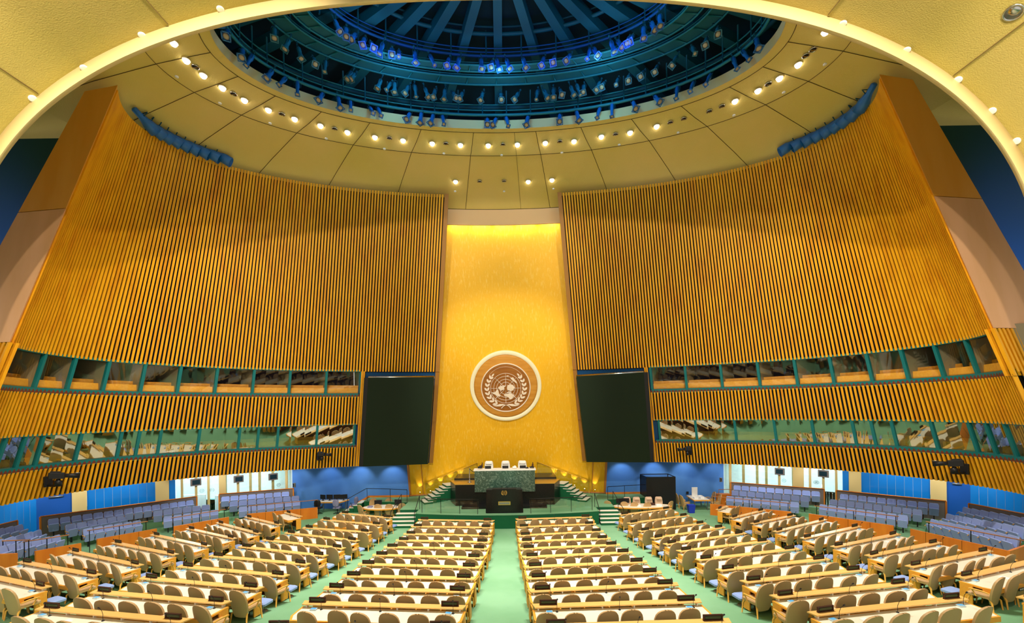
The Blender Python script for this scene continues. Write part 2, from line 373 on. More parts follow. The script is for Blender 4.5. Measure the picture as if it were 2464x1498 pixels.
# booth interiors: floors, backs, ceilings
for sd in(-1,1):
    ta,tb=(t_of_u(868,ZB1),PI+.62) if sd<0 else (t_of_u(1562,ZB1),-.62)
    for z0,z1 in((ZB2,ZB1),(ZB4,ZB3)):
        if z0>0: tb=PI+TE-.06 if sd<0 else -TE+.06
        else: tb=PI+TE-.06 if sd<0 else -TE+.06
        mb=MB();n=50
        def rv(t,z,off):
            p=ring(t,z0,off); return Vector((p.x,p.y,z+CZ))
        T=[ta+(tb-ta)*i/n for i in range(n+1)]
        mb.grid([[rv(t,z0-.12,.25) for t in T],[rv(t,z0-.12,2.3) for t in T],[rv(t,z1+.35,2.3) for t in T],[rv(t,z1+.35,-.12) for t in T]],False)
        struct(mb.build('wall_%s_booths'%('left' if sd<0 else 'right'),M['boothback']))
# small word on the sill of a lower left booth
def text(body,loc,size,m,parent=None,rz=0,rx=PI/2,name='lettering',ext=.004):
    cu=bpy.data.curves.new(name,'FONT'); cu.body=body; cu.size=size; cu.align_x='CENTER'; cu.align_y='CENTER'; cu.extrude=ext; cu.materials.append(m)
    o=bpy.data.objects.new(name,cu); COL.objects.link(o)
    o.rotation_euler=(rx,0,rz); o.location=loc
    me=bpy.data.meshes.new_from_object(o); q=bpy.data.objects.new(name,me); COL.objects.link(q); q.rotation_euler=o.rotation_euler; q.location=o.location; bpy.data.objects.remove(o); o=q
    if parent:o.parent=parent
    return o
tq=t_of_u(404,ZB4); pq=ring(tq,ZB4+.1,.0)
tag(text('FRENCH',pq,.16,M['white'],rz=.45),'white lettering reading FRENCH on the sill of a lower left booth','lettering')

# ---------------------------------------------------------------- pylons at the outer ends
def pylon(sd,wd=1.65):
    t=PI+TE if sd<0 else -TE
    def E(z): return ring(t,z,-.02)+Vector((0,-.1,0))
    def O(z):
        d=ZT-z; return E(z)+Vector((sd*(wd+.11*d),.29,0))
    def Bk(z,p): return p+(Vector((sd*.75,.75,0)) if (p-E(z)).length<.1 else Vector((0,.8,0)))
    r=empty('pylon',(E(0).x,E(0).y,0)); nm='left' if sd<0 else 'right'
    tag(r,'tall leaning timber-faced pylon closing the %s slatted wall'%nm,'pylon','pylons at the ends of the slatted walls')
    off=-Vector(r.location)
    zj=8.2
    for k,(z0,z1,m) in enumerate(((zj,ZT+.1,'pylon'),(2.85,zj-.03,'pylonlow'))):
        mb=MB(); mb.hexa([E(z0)+off,O(z0)+off,Bk(z0,O(z0))+off,Bk(z0,E(z0))+off],[E(z1)+off,O(z1)+off,Bk(z1,O(z1))+off,Bk(z1,E(z1))+off])
        mb.build('face_panel',M[m],r)
for sd in(-1,1): pylon(sd)
# teal and blue walls seen beyond the pylons
for sd in(-1,1):
    mb=MB(); mb.hexa([(sd*17.2,18.7,CZ-4),(sd*31,18.7,CZ-4),(sd*31,18.9,CZ-4),(sd*17.2,18.9,CZ-4)],[(sd*17.2,18.7,CZ+12.6),(sd*31,18.7,CZ+12.6),(sd*31,18.9,CZ+12.6),(sd*17.2,18.9,CZ+12.6)])
    # keep it outside the slatted ellipse
    mb=MB(); x0=19.9
    x0+=.9
    a=[(sd*(x0+.316*1),18.7,CZ+1.0),(sd*34,18.7,CZ+1.0),(sd*34,18.9,CZ+1.0),(sd*(x0+.316),18.9,CZ+1.0)]
    b=[(sd*(x0-3.1),18.7,CZ+12.5),(sd*34,18.7,CZ+12.5),(sd*34,18.9,CZ+12.5),(sd*(x0-3.1),18.9,CZ+12.5)]
    mb.hexa(a,b); struct(mb.build('wall_%s_teal'%('left' if sd<0 else 'right'),M['tealdark']))
    spot((sd*23.5,15.2,CZ+4.5),(sd*23.5,18.7,CZ+6.6),1500,80,(.03,.22,1))

# ---------------------------------------------------------------- ceiling: elliptical cone round the open lighting dome
CR=[(11.78,5.09,17.66,15.43),(12.2,5.35,17.62,15.32),(13.26,6.05,17.55,15.05),(14.38,6.64,17.47,14.74),(17.0,8.3,17.44,14.03),(19.6,9.9,17.4,13.17),(23,12.2,17.3,12.7),(29,16,17.2,12.5)]
def cpt(t,i):
    if i>=len(CR)-1: i=len(CR)-1.000001
    k=int(i);f=i-k; a=[CR[k][j]*(1-f)+CR[k+1][j]*f for j in range(4)]
    return Vector((a[0]*math.cos(t),a[2]+a[1]*math.sin(t),a[3]+CZ))
NT=120
mb=MB(); ts=[-.6+(PI+1.2)*k/NT for k in range(NT+1)]
mb.grid([[cpt(t,i) for t in ts] for i in [0,.5,1,1.5,2,2.5,3,3.5,4,4.5,5]])
struct(mb.build('ceiling',M['ceil']),'cream plaster ceiling curving round the open lighting dome')
mb=MB(); mb.grid([[cpt(t,i) for t in ts] for i in [5,6,7]]); struct(mb.build('ceiling_outer',M['ceil']))
mb=MB(); mb.grid([[cpt(t,0)+Vector((0,0,h)) for t in ts] for h in(0,.42)]); mb.grid([[cpt(t,0)*1+Vector((0,0,h)) for t in ts] for h in(-.05,0)])
struct(mb.build('trim_5',M['ceilrim']))
# dark outer ceiling closing behind the pylons gets its shade from the stretched gable. Seams between plaster panels:
mb=MB()
def ceil_t(u,v,i):
    best=None
    for k in range(400):
        t=-.6+(PI+1.2)*k/399; p=cpt(t,i); x=(p.x-CX)/p.y*FPX;y=-(p.z-CZ)/p.y*FPX; uu=U0+x*cr+y*sr
        if best is None or abs(uu-u)<best[0]: best=(abs(uu-u),t)
    return best[1]
dz=Vector((0,0,-.012))
mb.tube([cpt(t,3)+dz for t in ts],.014,4); mb.tube([cpt(t,1)+dz for t in ts],.014,4)
for u in(376,467,580,716,852,992,1135,1302,1424,1560,1700,1843,1944,2029):
    t=ceil_t(u,0,3)
    tin=t
    mb.tube([cpt(t,i)+dz for i in(1,1.5,2,2.5,3)],.014,4)
    mb.tube([cpt(t,i)+dz for i in(3,3.5,4,4.5,4.98)],.014,4)
mb.tube([cpt(PI/2-.06,i)+dz for i in(1,2,3,4,4.98)],.008,4)
struct(mb.build('trim_6',M['seam']))
# fascia over the gold wall with a lit cove behind it
mb=MB(); tn=[PI/2+.3-.6*k/24 for k in range(25)]
mb.grid([[cpt(t,5)+Vector((0,0,h)) for t in tn] for h in(0,-1.02)]); mb.grid([[cpt(t,5)+Vector((0,.1,h)) for t in tn] for h in(0,-1.02)]); mb.grid([[cpt(t,5)+Vector((0,y,-1.02)) for t in tn] for y in(0,.1)])
struct(mb.build('trim_7',M['fascia']),'pale fascia band above the golden wall')
mb=MB(); mb.tube([cpt(t,5)+Vector((0,0,.0)) for t in tn],.02,4); struct(mb.build('trim_8',M['seam']))
for k in range(-3,4):
    pt_=cpt(PI/2-k*.075,5); l=area((pt_.x,pt_.y+.13,pt_.z-.86),(pt_.x,pt_.y+.45,pt_.z-2.2),26,1.2,.06,(1,.88,.62))

# rear vault: arch rim and soffit running back over the camera
AX,AA,AC,AB,AE,AY=.1,15.7,2.5,9.43,2.6,12.0
def arch0(th): c_,s_=math.cos(th),math.sin(th); return (AX+AA*math.copysign(abs(c_)**(2/AE),c_),AC+AB*math.copysign(abs(s_)**(2/AE),s_))
def arch(th,k=1,y=AY,r=0):
    x,z=arch0(th); x1,z1=arch0(th+.01); x2,z2=arch0(th-.01); dx,dz_=x1-x2,z1-z2; L=math.hypot(dx,dz_) or 1
    return Vector((x+r*dz_/L*-1*-1,y,CZ+z-r*dx/L))
NA=140; th=[.13+(PI-.13)*i/NA for i in range(NA+1)]
mb=MB()
mb.grid([[arch(a,1,y,r) for a in th] for y,r in((AY,0),(AY,.36),(AY+.12,.36),(AY+.12,.02),(AY,0))])
struct(mb.build('ceiling_rim',M['ceilrim']),'pale rim arching across the foreground ceiling')
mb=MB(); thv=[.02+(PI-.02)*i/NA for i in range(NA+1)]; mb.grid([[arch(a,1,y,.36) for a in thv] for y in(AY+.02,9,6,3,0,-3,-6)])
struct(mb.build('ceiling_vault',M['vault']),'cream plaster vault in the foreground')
mb=MB()
for u,v in((412,70),(103,233),(1986,1),(2293,195)):
    du,dv=u-U0,v-V0; X=(du*cr-dv*sr)/FPX*AY+CX; a=min(th,key=lambda q:abs(arch(q,1,AY,.36).x-X))
    mb.tube([arch(a,1,y,.34) for y in(AY-.05,0,-5)],.012,4)
struct(mb.build('trim_9',M['seam']))
# gable round the vault rim, stretched far out to block light behind the pylons
mb=MB()
mb.grid([[arch(a,1,AY+.12,.3) for a in thv],[Vector((q.x*1.9,q.y,CZ+(q.z-CZ)*2.2)) for q in[arch(a,1,AY+.12,.3) for a in thv]]]); struct(mb.build('wall_gable_light_blocker',M['ceil']))

# ---------------------------------------------------------------- the lighting dome
DY=17.55
def dpt(t,a,b,z): return Vector((a*math.cos(t),DY+b*math.sin(t),z+CZ))
mb=MB(); tt=[2*PI*k/96 for k in range(97)]
mb.grid([[dpt(t,a,b,z) for t in tt] for a,b,z in((12.3,5.6,15.6),(15.5,7.8,15.7),(15.5,7.8,18.0),(6,2.9,20.0),(.5,.25,21.2))])
struct(mb.build('ceiling_dome',M['duskteal']),'dark teal void of the dome above the lighting rigs')
mb=MB(); mb.grid([[dpt(t,a,b,z) for t in tt] for a,b,z in((12.3,5.6,15.9),(11.9,5.2,15.95))]); 
# radial beams
NBEAM=27
root=empty('dome_frame',(0,DY,CZ+17)); tag(root,'dark teal steel frame of radial beams inside the dome','dome frame')
for k in range(NBEAM):
    t=PI/2+.01+2*PI*k/NBEAM
    p0=dpt(t,1.0,.5,20.2)-root.location; p1=dpt(t,14.6,7.0,16.95)-root.location
    d=(p1-p0).normalized(); x=d.cross(Vector((0,0,1))).normalized(); w=.21; h=.5; up=x.cross(d).normalized()
    mb=MB(); mb.hexa([p0-x*w-up*h/2,p0+x*w-up*h/2,p0+x*w+up*h/2,p0-x*w+up*h/2],[p1-x*w-up*h/2,p1+x*w-up*h/2,p1+x*w+up*h/2,p1-x*w+up*h/2])
    mb.build('beam',M['darkteal'],root)
for a,b,z,r in((6.6,3.3,18.85,.09),(6.6,3.3,19.2,.05),(12.4,6.0,17.1,.12)):
    mb=MB(); mb.tube([dpt(t,a,b,z)-root.location for t in tt[:-1]],r,6,closed=True); mb.build('ring_girder',M['darkteal'],root)
# hangers
for k in range(54):
    t=2*PI*k/54+.03
    for a,b,z0,z1 in((11.25,5.02,16.0,17.3),(10.0,4.45,17.2,18.2),(7.7,3.5,17.1,19.2)):
        if k%(1 if a>11 else 2): continue
        mb=MB(); mb.tube([dpt(t,a,b,z0)-root.location,dpt(t,a,b,z1)-root.location],.04,5); mb.build('hanger',M['darkteal'],root)
# catwalks: ladder-like ring decks
def catwalk(name,label,a0,b0,a1,b1,z,m):
    r=empty(name,(0,DY,z+CZ)); tag(r,label,'catwalk','ring catwalks inside the dome'); o=r.location
    mb=MB()
    for a,b in((a0,b0),(a1,b1)): mb.tube([dpt(t,a,b,z)-o for t in tt[:-1]],.05,5,closed=True); mb.tube([dpt(t,a,b,z+.12)-o for t in tt[:-1]],.025,4,closed=True)
    mb.build('edge_rail',m,r)
    mb=MB(); mb.grid([[dpt(t,a,b,z+.03)-o for t in tt] for a,b in((a0-.06,b0-.03),(a1+.06,b1+.03))],False); mb.build('mesh_deck',M['deckm'],r)
    for k in range(40):
        mb=MB(); t=2*PI*k/40+.02; mb.tube([dpt(t,a0,b0,z-.01)-o,dpt(t,a1,b1,z-.01)-o],.03,4); mb.build('cross_bar',m,r)
M['catw']=mat('catwalk_teal',(.008,.16,.2),.45)
M['deckm']=mat('catwalk_mesh',(.01,.10,.125),.6)
M['catb']=mat('catwalk_blue',(.006,.10,.36),.45)
catwalk('catwalk','outer teal ring catwalk in the dome, with mesh deck',10.1,4.45,9.3,3.95,17.2,M['catw'])
catwalk('catwalk','inner teal ring catwalk in the dome, behind the bright blue lamps',8.9,3.6,8.2,3.2,17.2,M['catw'])
mb=MB()
for z,r in((17.9,.06),(18.1,.025),(18.3,.025)): mb.tube([dpt(t,7.7,3.5,z) for t in tt[:-1]],r,5,closed=True)
tag(mb.build('guard_rail',M['catb']),'bright blue triple guard rail ringing the inner dome opening','guard rail')
mb=MB()
for z,r in((16.0,.07),(16.25,.03),(16.55,.03)): mb.tube([dpt(t,11.25,5.02,z) for t in tt[:-1]],r,5,closed=True)
tag(mb.build('lighting_pipe',M['catw']),'teal lighting pipe ringing the dome just inside its cream lip','lighting pipe')
# stage spotlights
def make_lamp(kind,body,lm):
    r=empty('stage_spotlight'); L=.62 if kind=='par' else .72
    mb=MB()  # axis along -z
    if kind=='par': mb.lathe([(.05,.30),(.10,.27),(.11,.12),(.09,.02),(.10,-.05),(.145,-.22),(.15,-.30),(.14,-.30),(.12,-.2)],14)
    else: mb.lathe([(.06,.36),(.09,.33),(.10,.1),(.075,.0),(.075,-.25),(.095,-.34),(.085,-.34)],12)
    if kind=='snoot': mb=MB(); mb.lathe([(.05,.36),(.085,.33),(.09,.12),(.13,-.02),(.165,-.1),(.175,-.36),(.165,-.36),(.15,-.15)],16)
    mb.build('body',body,r)
    if kind=='snoot':
        mb=MB(); mb.tube([(-.1,0,.1),(-.12,.2,.12),(.12,.2,.12),(.1,0,.1)],.014,5); mb.build('yoke',M['darkteal'],r); return r
    mb=MB(); mb.tube([(-.14,0,.05),(-.15,0,.25),(-.1,0,.42),(.1,0,.42),(.15,0,.25),(.14,0,.05)],.014,5); mb.tube([(0,0,.42),(0,0,.58)],.022,6); mb.box((0,0,.60),(.08,.08,.06)); mb.build('yoke',M['darkteal'],r)
    mb=MB(); z=-.31 if kind=='par' else -.35; w=.17 if kind=='par' else .11
    mb.box((-w+.02,0,z),(.04,2*w,.015)); mb.box((w-.02,0,z),(.04,2*w,.015)); mb.box((0,-w+.02,z),(2*w,.04,.015)); mb.box((0,w-.02,z),(2*w,.04,.015)); mb.build('gel_frame',body,r)
    mb=MB(); mb.lathe([(.12 if kind=='par' else .075,z+.03),(.07,z+.005),(.01,z-.005)],14); mb.build('lens',lm,r)
    return r
LP={}
for kind,cn in(('par','spotblue'),('profile','spotblue'),('par','spotteal'),('profile','spotteal'),('snoot','spotblue')): LP[kind,cn]=make_lamp(kind,M[cn],M['lens'])
used=set()
def put_lamp(kind,cn,loc,dirv,label,group,sc=1.):
    src=LP[kind,cn]
    o=src if (kind,cn) not in used else copy_tree(src); used.add((kind,cn))
    o.location=loc; o.rotation_mode='XYZ'; o.rotation_euler=(-Vector(dirv)).to_track_quat('Z','Y').to_euler(); o.scale=(sc,)*3
    tag(o,label,'spotlight',group)
def dt_of_u(u,a,b,z):
    best=(1e9,0)
    for k in range(600):
        t=-.5+(PI+1)*k/599; p=dpt(t,a,b,z); x=(p.x-CX)/p.y*FPX;y=-(p.z-CZ)/p.y*FPX; uu=U0+x*cr+y*sr; 
        if abs(uu-u)<best[0]: best=(abs(uu-u),t)
    return best[1]
def row_lamps(us,a,b,z,cn,desc,group,kinds,sc=1.,tilt=.35):
    for i,u in enumerate(us):
        t=dt_of_u(u,a,b,z); p=dpt(t,a,b,z); rr=random.random
        d=Vector((-math.cos(t)*.15+(rr()-.5)*.9,(rr()-.5)*.6-tilt,-1))
        kd='par' if kinds[i%len(kinds)]=='p' else 'profile'
        put_lamp(kd,cn,p,d,'%s, %s from the left'%(desc%('flared' if kd=='par' else 'slim'),ORD[i+1]),group,sc)
row_lamps([533,545,582,601,648,680,716,773,815,843,895,913,981,1013,1040,1068],11.2,5.0,15.62,'spotblue','%s blue spotlight hanging over the left half of the dome lip','spotlights on the outer lighting pipe','pppspssppsssppps',1.0)
row_lamps([1172,1190,1222,1268,1347,1391,1440,1474,1526,1581,1628,1666,1703,1768,1795,1822,1868,1880],11.2,5.0,15.62,'spotblue','%s blue spotlight hanging over the right half of the dome lip','spotlights on the outer lighting pipe','ppspppssppssssspp',1.0)
row_lamps([660,690,722,757,782,842,850,912,936,950,980,1000,1027,1045,1068,1095,1110,1160],9.9,4.5,16.6,'spotteal','%s teal spotlight under the left half of the outer catwalk','spotlights under the outer catwalk','ppppspppsppspppp',.95)
row_lamps([1205,1243,1293,1314,1331,1349,1376,1392,1404,1440,1452,1486,1514,1544,1580,1622,1670,1698,1728],9.9,4.5,16.6,'spotteal','%s teal spotlight under the right half of the outer catwalk','spotlights under the outer catwalk','ppsppppspppspp',.95)
row_lamps([812,833,850,875,897,918,944,959,1000,1041,1078,1101,1158,1182,1199],7.3,2.85,16.95,'spotblue','%s bright blue spotlight on the left half of the inner ring','spotlights on the inner ring','pppppppspspppp',.95)
row_lamps([1222,1262,1305,1331,1367,1416,1434,1474,1492,1511,1518,1548,1572,1588],7.3,2.85,16.95,'spotblue','%s bright blue spotlight on the right half of the inner ring','spotlights on the inner ring','pppppspppp',.95)
# rows of lamps standing behind the top of the slatted walls
def bank(sd,us,nm):
    for i,u in enumerate(us):
        t=t_of_u(u,ZT,-.2); p=ring(t,ZT+.3,-.08); tg=(ring(t+sd*.01,ZT)-ring(t,ZT)).normalized()
        d=Vector((-sd*1.0,.55 if i%2 else .3,-.55))
        d=tg*.95+Vector((-sd*.25,-.1,-.5))
        put_lamp('snoot','spotblue',p,d,'blue spotlight on the top of the %s slatted wall, %s from its outer end'%(nm,ORD[i+1]),'lamp bank on the %s slatted wall'%nm,1.5)
    r=MB(); tz=[t_of_u(us[0]-8*(-sd),ZT,.45)+(t_of_u(us[-1],ZT,.45)-t_of_u(us[0],ZT,.45))*k/12 for k in range(13)]
    r.tube([ring(t,ZT+.25,.3) for t in tz],.05,6)
    for t in tz[::2]: r.tube([ring(t,ZT-.3,.35),ring(t,ZT+.4,.35)],.03,5)
    tag(r.build('lamp_bracket',M['darkteal']),'dark pipe bracket holding the lamp bank on the %s slatted wall'%nm,'bracket')
bank(-1,[350,368,388,408,430,452,476,502,530],'left')
bank(1,[2084,2066,2046,2026,2004,1982,1958,1932,1902],'right')
# blue light inside the dome
for x,y,z,p in((-6,16.5,17.2,40),(6,16.5,17.2,40),(0,20.4,15.95,45),(-5,20.0,15.95,45),(5,20.0,15.95,45),(0,16,18.2,30)):
    l=bpy.data.lights.new('lamp','POINT'); l.energy=p*2.4; l.color=(.16,.68,1); l.shadow_soft_size=.25
    o=bpy.data.objects.new('blue_lamp',l); COL.objects.link(o); o.location=(x,y,z+CZ)

for k in range(-3,4):
    p=dpt(PI/2-k*.33,6.9,2.3,16.3); l=bpy.data.lights.new('lamp','POINT'); l.energy=30; l.color=(.02,.12,1); l.shadow_soft_size=.2
    o=bpy.data.objects.new('blue_lamp',l); COL.objects.link(o); o.location=p
# ---------------------------------------------------------------- downlights
def ceil_hit(u,v):
    """ceiling point behind a photo pixel"""
    best=None
    for ii in range(0,101):
        i=ii*.05
        for k in range(240):
            t=-.55+(PI+1.1)*k/239; p=cpt(t,i); x=(p.x-CX)/p.y*FPX;y=-(p.z-CZ)/p.y*FPX
            uu=U0+x*cr+y*sr; vv=V0-x*sr+y*cr; d=(uu-u)**2+(vv-v)**2
            if best is None or d<best[0]: best=(d,i,t)
    _,i,t=best; st=.05;sk=(PI+1.1)/239
    for _ in range(5):
        st*=.5;sk*=.5
        for di in(-st,0,st):
            for dk in(-sk,0,sk):
                p=cpt(t+dk,min(4.99,max(0,i+di))); x=(p.x-CX)/p.y*FPX;y=-(p.z-CZ)/p.y*FPX
                uu=U0+x*cr+y*sr; vv=V0-x*sr+y*cr; d=(uu-u)**2+(vv-v)**2
                if d<best[0]: best=(d,i+di,t+dk)
        _,i,t=best
    return cpt(t,min(4.99,max(0,i)))
def make_downlight():
    mb=MB(); mb.lathe([(.17,.02),(.17,-.02),(.14,-.025),(.13,.01)],18); r=mb.build('ceiling_light',M['ceilrim'])
    mb=MB(); mb.lathe([(.13,.0),(.13,-.03),(.12,-.08),(.09,-.125),(.05,-.15),(.01,-.157)],18); mb.build('lamp_lens',M['lampglow'],r); return r
def make_vent():
    mb=MB(); mb.lathe([(.15,.02),(.15,-.02),(.12,-.025),(.115,.01)],18); r=mb.build('ceiling_vent',M['chrome'])
    mb=MB(); mb.lathe([(.115,.0),(.115,-.01)],18); mb.build('dark_core',M['dark'],r)
    mb=MB(); mb.box((0,0,-.02),(.2,.03,.02)); mb.box((0,.05,-.02),(.12,.02,.02)); mb.build('baffle',M['chrome'],r); return r
def make_cap():
    mb=MB(); mb.lathe([(.075,.02),(.075,-.02),(.05,-.03)],12); return mb.build('ceiling_sensor',M['white'])
DL=[(418,101),(448,143),(489,179),(535,209),(588,239),(646,262),(709,284),(771,300),(836,316),(902,328),(970,336),(1040,343),(1108,347),(1175,348),(1245,346),(1312,342),(1381,338),(1447,327),(1516,317),(1580,302),(1769,242),(1824,216),(1876,186),(1921,153),(1986,74)]
src=None
for i,(u,v) in enumerate(DL):
    p=ceil_hit(u,v); o=make_downlight() if src is None else copy_tree(src); src=src or o
    o.location=p+Vector((0,0,-.02)); tag(o,'glowing round downlight in the ring round the dome, %s from the left'%ORD[i+1],'ceiling light','downlights in the ring round the dome')
    if i%2==0: spot(p+Vector((0,0,-.1)),(p.x*1.05,p.y+.5,0),500,90)
for i,(u,v) in enumerate([(1096,435),(1271,435),(1328,431)]):
    p=ceil_hit(u,v); o=copy_tree(src); o.location=p+Vector((0,0,-.02)); tag(o,'glowing downlight in the ceiling niche over the golden wall, %s from the left'%ORD[i+1],'ceiling light','downlights over the golden wall')
    spot(p+Vector((0,0,-.1)),(p.x,p.y+1.2,0),900,50,(1,.85,.6))
VT=[(470,160),(562,225),(678,274),(805,309),(937,332),(1073,345),(1210,347),(1347,340),(1481,322),(1613,294),(1645,285),(1707,267),(1737,255),(1849,201),(1939,133),(1957,118)]
src=None
for i,(u,v) in enumerate(VT+[(1154,436),(1213,435)]):
    p=ceil_hit(u,v); o=make_vent() if src is None else copy_tree(src); src=src or o
    o.location=p+Vector((0,0,-.02))
    tag(o,('dark round ceiling fitting between the downlights, %s from the left'%ORD[i+1]) if i<16 else '%s dark round fitting in the niche over the golden wall'%('left' if i==16 else 'right'),'ceiling fitting','dark round ceiling fittings')
CP=[(425,184),(529,248),(650,296),(785,333),(925,357),(1068,369),(1207,373),(1352,367),(1490,349),(1632,319),(1766,277),(1886,222),(1985,154),(1095,460),(1213,460),(1332,454)]
src=None
for i,(u,v) in enumerate(CP):
    p=ceil_hit(u,v); o=make_cap() if src is None else src.copy()
    if src is not None: COL.objects.link(o)
    src=src or o
    o.location=p+Vector((0,0,-.01)); tag(o,('small pale sensor disc below the downlight ring, %s from the left'%ORD[i+1]) if i<13 else 'small pale sensor disc in the niche over the golden wall, %s from left'%ORD[i-12],'ceiling sensor','sensor discs in the dome ceiling')
def vault_hit(u,v):
    du,dv=u-U0,v-V0; x=(du*cr-dv*sr)/FPX; z=-(du*sr+dv*cr)/FPX
    lo,hi=.5,AY
    for _ in range(50):
        m=(lo+hi)/2; X=x*m+CX-AX; Z=z*m-AC
        if Z<0 or (abs(X)/(AA+.36))**AE+(Z/(AB+.36))**AE<1: lo=m
        else: hi=m
    return Vector((x*lo+CX,lo,z*lo+CZ)),x
def vnorm(p): return Vector((math.copysign(abs((p.x-AX)/AA)**(AE-1)/AA,p.x),0,max(0,(p.z-CZ-AC)/AB)**(AE-1)/AB)).normalized()
for i,(u,v) in enumerate([(77,235),(201,162),(341,83),(530,20),(2029,55),(2183,119),(2307,190),(2389,265),(2448,338)]):
    p,x=vault_hit(u,v); o=src.copy(); COL.objects.link(o); o.location=p
    nrm=vnorm(p); o.rotation_euler=nrm.to_track_quat('Z','Y').to_euler(); o.scale=(1.35,1.35,.8); o.location=p-nrm*.03
    tag(o,'white sensor disc on the foreground vault, %s from the left'%ORD[i+1],'ceiling sensor','sensor discs on the foreground vault')
p,x=vault_hit(2440,28); mb=MB(); mb.lathe([(.2,.02),(.2,-.015),(.165,-.02),(.16,.03)],20); o=mb.build('recessed_light',M['chrome'])
mb=MB(); mb.lathe([(.16,.01),(.16,-.0)],20); mb.build('reflector',M['chrome'],o)
o.location=p; nrm=vnorm(p); o.rotation_euler=nrm.to_track_quat('Z','Y').to_euler()
tag(o,'large recessed round downlight high on the right of the foreground vault','ceiling light')

o.location=p-nrm*.03
# ================================================================ golden wall, stage, rostrum
ZF=.85   # stage level above the front floor
def gw(x,zz):
    """golden wall point: x, height above front floor"""
    z=zz-CZ; f=(z+6.44)/(13.17+6.44); yc=32.6+(27.45-32.6)*f; b=yc-YC; a=18.8+(16-18.8)*f
    return Vector((x,YC+b*math.sqrt(max(0,1-(x/a)**2)),zz))
mb=MB(); nx,nz=40,50
def gx(i,zz):
    w=7.38-.0*zz; return -w+2*w*i/nx
rows=[[gw(gx(i,0),ZF-.05+(CZ+12.35-ZF)*j/nz) for i in range(nx+1)] for j in range(nz+1)]
mb.grid(rows); struct(mb.build('wall_front',M['gold']),'leaning golden wall behind the podium')
# side flanges of the golden wall
mb=MB()
for sd in(-1,1):
    for zz0,zz1 in((ZF-.05,CZ-3.0),):
        for x0,x1 in((7.3,7.44),(6.42,6.46)):
            mb.hexa([gw(sd*x0,zz0)+Vector((0,-.06,0)),gw(sd*x1,zz0)+Vector((0,-.06,0)),gw(sd*x1,zz0)+Vector((0,.2,0)),gw(sd*x0,zz0)+Vector((0,.2,0))],
                    [gw(sd*x0,zz1)+Vector((0,-.06,0)),gw(sd*x1,zz1)+Vector((0,-.06,0)),gw(sd*x1,zz1)+Vector((0,.2,0)),gw(sd*x0,zz1)+Vector((0,.2,0))])
mb.tube([gw(-7.4+14.8*k/30,ZF+.05)+Vector((0,-.08,0)) for k in range(31)],.06,5)
struct(mb.build('trim_10',M['rail']))
